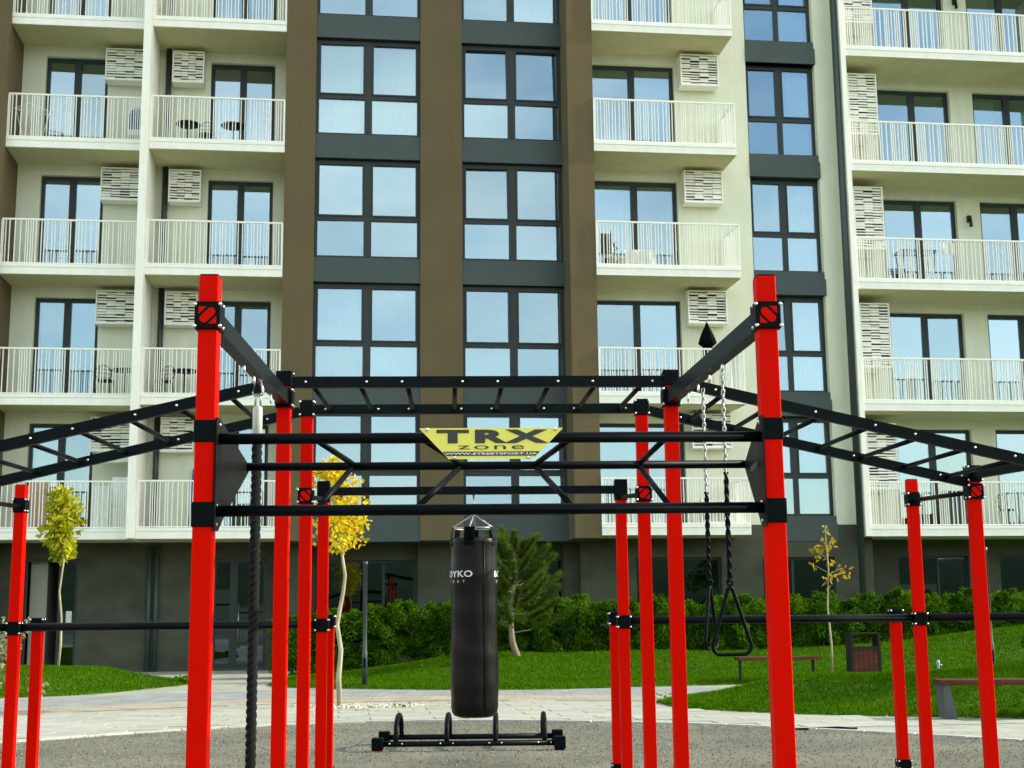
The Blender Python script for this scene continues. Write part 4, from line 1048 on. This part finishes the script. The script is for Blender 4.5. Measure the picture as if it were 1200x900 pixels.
# sloping ladders either side
for sg, u0, u1 in ((-1, UL, UO1), (1, UR, UO2)):
    sl_ = .228
    zz = lambda u: 2.668 - sl_ * abs(u - u0)
    for w, dz in ((W2, -.004), (W3, .01)):
        o = MB().beam((u0 + sg * .05, w, zz(u0 + sg * .05) + dz), (u1 + sg * (-.03), w, zz(u1) + dz), .04, .066).build('ladder_rail', blackrail, rig)
        for i in range(7): uu = u0 + sg * (.30 + .30 * i + (.03 if i % 2 else -.03)); bolt(o, uu, w - .0205, zz(uu) + dz, 'front')
    for i in range(7):
        uu = u0 + sg * (.335 + .297 * i); MB().tube([(uu, W2 + .02, zz(uu) - .004), (uu, W3 - .02, zz(uu) + .01)], .0155, 10).build('rung', black, rig)
    MB().beam((u1, W2 + .05, 2.165), (u1, W3 - .05, 2.205), .04, .06).build('tie_beam', blackrail, rig)
# side beams from front posts back to the ladder
for u in (UL, UR):
    o = MB().beam((u, W1 + .05, 2.505), (u, W2 - .05, 2.56), .06, .082).build('side_beam', blackrail, rig)
    for w in (6.45, 6.78, 7.1, 7.42):
        MB().tube([(u, w, 2.50), (u, w, 2.475), (u - .0, w - .014, 2.46), (u, w, 2.443), (u, w + .014, 2.46), (u, w, 2.474)], .005, 6).build('eye_bolt', bolt_m, o)
# triangular truss between the front posts
tz0, tz1 = 2.002, 1.710; wm, zm = 6.0, 1.940
MB().tube([(UL + .045, W1, tz0), (UR - .045, W1, tz0)], .0225, 18).build('truss_tube', black, rig)
MB().tube([(UL + .045, W1, tz1), (UR - .045, W1, tz1)], .0225, 18).build('truss_tube', black, rig)
MB().tube([(-.902, wm, zm), (1.305, wm, zm)], .0185, 18).build('truss_tube', black, rig)
for a, b_ in ((-.545, -.44), (-.11, .03), (.475, .375), (.87, .835)):
    MB().tube([(a, W1 + .015, tz0 - .01), (b_, wm - .01, zm + .01)], .0125, 10).build('strut', black, rig)
for a, b_ in ((-.545, -.445), (-.145, .03), (.49, .37), (.885, .83)):
    MB().tube([(a, W1 + .015, tz1 + .01), (b_, wm - .01, zm - .01)], .0125, 10).build('strut', black, rig)
for sg, ui, ua, in ((1, UL + P + .0055, -.905), (-1, UR - P - .0035, 1.308)):
    T = .005
    poly = [(W1 - .055, 2.085), (W1 + .01, 2.088), (wm + .02, zm + .01), (wm + .02, zm - .02), (W1 + .13, 1.70), (W1 + .03, 1.632), (W1 - .055, 1.632)]
    uu = lambda w: ui + (ua - ui) * max(0, w - W1 - .05) / (wm - W1 - .05)
    v = [(uu(w), w, z) for w, z in poly] + [(uu(w) + T, w, z) for w, z in poly]; n_ = len(poly)
    o = MB().add(v, [tuple(range(n_)), tuple(range(2 * n_ - 1, n_ - 1, -1))] + [(i, n_ + i, n_ + (i + 1) % n_, (i + 1) % n_) for i in range(n_)]).build('side_plate', plate_m, rig)
    vs, fs = text_mesh('STREETSPORT', .034, .0, 1.0, 1.0)
    off = T + .001 if sg > 0 else -.001
    MB().add([(uu(W1 + .20 + sg * x) + off, W1 + .20 + sg * x, 1.895 + y) for x, y in vs], fs).build('lettering', grey_print, o)
    bolt(o, uu(W1) + (T if sg > 0 else 0), W1 + .0, 2.06, 'right' if sg > 0 else 'left')

# ------------------------------------------------------------------ yellow sign on the truss
st = thing('sign', 'yellow TRX zone sign, a trapezoid sheet fixed under the front truss', 'sign', rw(.1575, 5.474, 2.04), YA)
def sgn(x, t, h=0):
    """x across, t 0 (top edge) .. 1 (bottom edge), h proud of the face"""
    wy = .022 * t; z = -.003 - .124 * t
    return (x, wy - h, z - h * .2)
TW, BW = .585, .345
def trap(t): return (TW + (BW - TW) * t) / 2
def band(t0, t1, inset=0, h=0): return [sgn(-trap(t0) + inset, t0, h), sgn(trap(t0) - inset, t0, h), sgn(trap(t1) - inset, t1, h), sgn(-trap(t1) + inset, t1, h)]
v = band(0, 1) + band(0, 1, 0, -.003)
MB().add(v, [(3, 2, 1, 0), (4, 5, 6, 7), (0, 1, 5, 4), (1, 2, 6, 5), (2, 3, 7, 6), (3, 0, 4, 7)]).build('panel', sign_y, st)
v = band(.755, .895, .004, .0012); MB().add(v, [(3, 2, 1, 0)]).build('grey_band', sign_grey, st)
def sign_text(name, txt, size, bold, sx, xc, tc_, tscale, m_, spacing=1):
    vs, fs = text_mesh(txt, size, bold, sx, spacing)
    MB().add([sgn(xc + x, tc_ - y * tscale / .5, .0022) for x, y in vs], fs).build(name, m_, st)
sign_text('lettering', 'TRX', .185, .010, 1.05, -.002, .29, 1.5, sign_grey, 1.28)
sign_text('lettering', 'zone', .11, .0, 1.15, .0, .60, 1.25, sign_grey, 1.15)
sign_text('lettering', 'WWW.STREETSPORT.UA', .032, .0014, 1.0, .0, .825, 1.35, white_print, 1.05)
for x, t in ((-.26, .04), (.26, .04), (-.15, .95), (.15, .95)): 
    b_ = link('bolt', bolt_me, st); b_.location = sgn(x, t, .002); b_.rotation_euler = (R(90), 0, 0)

# ------------------------------------------------------------------ climbing rope
RW = 6.93
rt_ = thing('climbing_rope', 'thick black twisted climbing rope hanging from the left side beam on a steel shackle', 'rope', rw(UL, RW, 0), YA)
MB().tube([(0, 0, 2.53), (0, 0, 2.495), (.012, 0, 2.485), (0, 0, 2.472), (-.012, 0, 2.485), (0, 0, 2.495)], .006, 8).build('eye_bolt', bolt_m, rt_)
MB().tube([(-.010, 0, 2.492), (.010, 0, 2.492), (.026, 0, 2.42), (.018, 0, 2.405), (-.018, 0, 2.405), (-.028, 0, 2.42)], .0055, 8, closed=True).build('carabiner', steel, rt_)
MB().tube([(-.008, 0, 2.415), (.008, 0, 2.415), (.013, 0, 2.39), (.013, 0, 2.325), (-.013, 0, 2.325), (-.013, 0, 2.39)], .006, 8, closed=True).build('link', steel, rt_)
MB().lathe([(.010, 2.355), (.024, 2.345), (.0255, 2.33), (.0255, 2.178), (.022, 2.17)], 16).build('sleeve', shackle_m, rt_)
for ph in (0, 2 * math.pi / 3, 4 * math.pi / 3):
    pts = []
    z = 2.19
    while z > -.01:
        a = ph + z * 2 * math.pi / .115; pts.append((.0145 * math.cos(a), .0145 * math.sin(a), z)); z -= .0095
    MB().tube(pts, .0135, 8).build('strand', rope_m, rt_)

# ------------------------------------------------------------------ chains with triangular handles
def chain_handle(w, ztri, yaw, label, zblk):
    t = thing('triangle_handle', label, 'gym handle', rw(UR, w, 0), YA, 'triangular handles on chains')
    z = 2.44; i = 0; zt = ztri + .335
    a_ = MB(); b_ = MB()
    while z - .030 > zt:
        L = .030; c = z - L / 2; q = 0 if i % 2 == 0 else math.pi / 2; r_ = .0075
        pts = [((r_ * math.cos(s)) , (L / 2 - r_ + .004) * (1 if math.sin(s) >= 0 else -1) + r_ * math.sin(s)) for s in [k * math.pi / 4 + .01 for k in range(8)]]
        P3 = [(x * math.cos(q), x * math.sin(q), c + zz) for x, zz in pts]
        (a_ if z > zblk else b_).tube(P3, .0032, 6, closed=True); z -= .0225; i += 1
    a_.build('chain', steel, t, 'stuff')
    b_.build('chain_sleeve', black, t, 'stuff')
    if b_.v:
        pts = []; 
        zz = zblk
        n_ = 60
        for ph in (0, math.pi):
            pts = [(.006 * math.cos(ph + k * .55), .006 * math.sin(ph + k * .55), zblk + .02 - (zblk + .02 - zt) * k / n_) for k in range(n_ + 1)]
            MB().tube(pts, .0075, 6).build('chain_cover', black, t)
    MB().tube([(0.014 * math.cos(s), 0, zt + .014 * math.sin(s)) for s in [k * math.pi / 6 for k in range(12)]], .005, 8, closed=True).build('ring', black, t)
    # rounded triangle
    H_, W_ = .315, .195; c = [(0, H_), (W_ / 2, .0), (-W_ / 2, .0)]; pts = []
    def arc(cx_, cz_, r_, a0, a1, n_=6):
        for k in range(n_ + 1): s = a0 + (a1 - a0) * k / n_; pts.append(((cx_ + r_ * math.cos(s)), cz_ + r_ * math.sin(s)))
    arc(0, H_ - .02, .014, R(162), R(18)); arc(W_ / 2 - .038, .038, .038, R(16), R(-90)); arc(-W_ / 2 + .038, .038, .038, R(-90), R(-196))
    MB().tube([(x * math.cos(yaw), x * math.sin(yaw), ztri + zz) for x, zz in pts], .0095, 10, closed=True).build('handle', black, t)
chain_handle(6.45, 1.092, R(12), 'triangular black handle facing the viewer on the nearer of two chains', 1.93)
chain_handle(6.97, 1.105, R(62), 'triangular black handle turned edge-on hanging on the farther of two chains', 1.88)

# ------------------------------------------------------------------ punching bag
BR = .180; bu, bww = .162, W4
bag = thing('punching_bag', 'tall black vinyl punching bag hanging on chains from the high bar', 'punching bag', rw(bu, bww, 0), YA)
prof = [(.05, .515), (.12, .518), (.155, .53), (.172, .555), (.180, .60)]
z = .66
while z < 1.80: prof.append((BR + .0022 * math.sin(z * 9) - .002 * math.sin(z * 23), z)); z += .05
prof += [(.181, 1.82), (.180, 1.848), (.172, 1.862), (.10, 1.86)]
n_ = 48; v = []; f = []
for r_, z in prof:
    for i in range(n_):
        a = 2 * math.pi * i / n_
        d = .0022 * math.sin(7 * a + z * 5) * math.sin(z * 6) + (-.004 if abs(((a - 5.15 + math.pi) % (2 * math.pi)) - math.pi) < .07 else 0)
        d += -.006 * math.exp(-((z - 1.06) / .035) ** 2) * max(0, math.cos(a - 5.2)) - .006 * math.exp(-((z - 1.79) / .06) ** 2) * max(0, math.cos(3 * (a - 5.3)))
        rr = r_ + d * (1 if r_ > .15 else 0); v.append((rr * math.cos(a), rr * math.sin(a), z))
for k in range(len(prof) - 1):
    for i in range(n_): j = (i + 1) % n_; f.append((k * n_ + i, k * n_ + j, (k + 1) * n_ + j, (k + 1) * n_ + i))
f.append(tuple(range(n_ - 1, -1, -1))); f.append(tuple(range((len(prof) - 1) * n_, len(prof) * n_)))
body = MB().add(v, f, True).build('bag_body', leather, bag)
MB().tube([((BR + .002) * math.cos(a), (BR + .002) * math.sin(a), 1.83) for a in [2 * math.pi * i / 32 for i in range(32)]], .004, 6, closed=True).build('seam', leather, body)
MB().tube([((BR + .0) * math.cos(5.15), (BR + .0) * math.sin(5.15), z) for z in (.58, 1.0, 1.5, 1.85)], .004, 6).build('seam', leather, body)
# straps, ring and chains on top
MB().tube([(.16 * math.cos(a), .16 * math.sin(a), 1.938) for a in [2 * math.pi * i / 32 for i in range(32)]], .005, 6, closed=True).build('hoop', steel, bag)
for i, a in enumerate([4.50, 5.75, 3.3, 4.50, .6, 1.5, 2.4]):
    c, s = math.cos(a), math.sin(a); tx, ty = -s, c
    mb = MB(); r_ = BR + .003; hw = .042 if i == 0 else .028
    P4 = [(r_, 1.80), (r_ - .002, 1.862), (.167, 1.945)]
    v = []
    for (rr, zz) in P4[:3]: v += [(rr * c + tx * -hw, rr * s + ty * -hw, zz), (rr * c + tx * hw, rr * s + ty * hw, zz)]
    f = [(0, 1, 3, 2), (2, 3, 5, 4)]
    v2 = [(x - c * .006, y - s * .006, z) for x, y, z in v]
    m0 = len(v); f2 = [tuple(m0 + q for q in reversed(ff)) for ff in f] + [(0, 2, m0 + 2, m0), (2, 4, m0 + 4, m0 + 2), (1, m0 + 1, m0 + 3, 3), (3, m0 + 3, m0 + 5, 5)]
    mb.add(v + v2, f + f2).build('strap', black, bag)
    if i in (0, 1, 2, 5):
        ca_ = MB(); ca_.tube([(.16 * c, .16 * s, 1.943), (0, 0, 2.045)], .0045, 6)
        for k in range(9): tt = k / 9; ca_.tube([(.16 * c * (1 - tt), .16 * s * (1 - tt), 1.943 + .102 * tt), (.16 * c * (1 - tt - .05), .16 * s * (1 - tt - .05), 1.943 + .102 * (tt + .05))], .0085, 6)
        ca_.build('chain', steel, bag)
hk = MB().tube([(0, 0, 2.04), (.016, 0, 2.065), (0, 0, 2.09), (-.016, 0, 2.065)], .006, 6, closed=True).tube([(0, 0, 2.085), (.004, 0, 2.12), (0, 0, 2.205)], .007, 8); hk.build('swivel', steel, bag)
def wrap_text(txt, size, z, a0, m_, bold=.0, spacing=1.0, sx=1.0):
    vs, fs = text_mesh(txt, size, bold, sx, spacing)
    x0 = min(x for x, y in vs)
    MB().add([((BR + .0065) * math.cos(a0 + (x - x0) / BR), (BR + .0065) * math.sin(a0 + (x - x0) / BR), z + y) for x, y in vs], fs).build('lettering', m_, body)
# bag angle: 270 deg faces the viewer
for a0 in (R(172), R(325), R(60)):
    wrap_text('BOYKO', .066, 1.585, a0, white_print, .0012, 1.05, 1.28)
    wrap_text('SPORT', .026, 1.530, a0 + R(8), white_print, .0002, 3.2, 1.1)

# ------------------------------------------------------------------ low rack with hoops
rk = thing('bike_rack', 'low black rack with four upright hoops standing on the gravel below the punching bag', 'rack', (-.44, 13.72, 0), R(.2))
for y in (-.36, .36): MB().tube([(-.84, y, .065), (.82, y, .065)], .027, 14).build('rail', blackrail, rk)
for x in (-.88, .86):
    for y in (-.36, .36):
        MB().bbox(x - .055, x + .055, y - .055, y + .055, .008, .125, .008).build('foot_block', black, rk)
        MB().box(x - .05, x + .05, y - .05, y + .05, -.006, .007).build('pad', black_rubber if (x < 0 and y < 0) else black, rk)
for x in (-.705, -.22, .245, .715):
    pts = [(x, -.36, .07)] + [(x, -.02 - .33 * math.cos(q), .12 + .19 * math.sin(q) ** .7) for q in [R(k) for k in range(0, 181, 12)]] + [(x, .36, .07)]
    MB().tube(pts, .024, 12).build('hoop', black, rk)
    bolt(rk, x - .06, -.386, .07); bolt(rk, x + .06, -.386, .07)
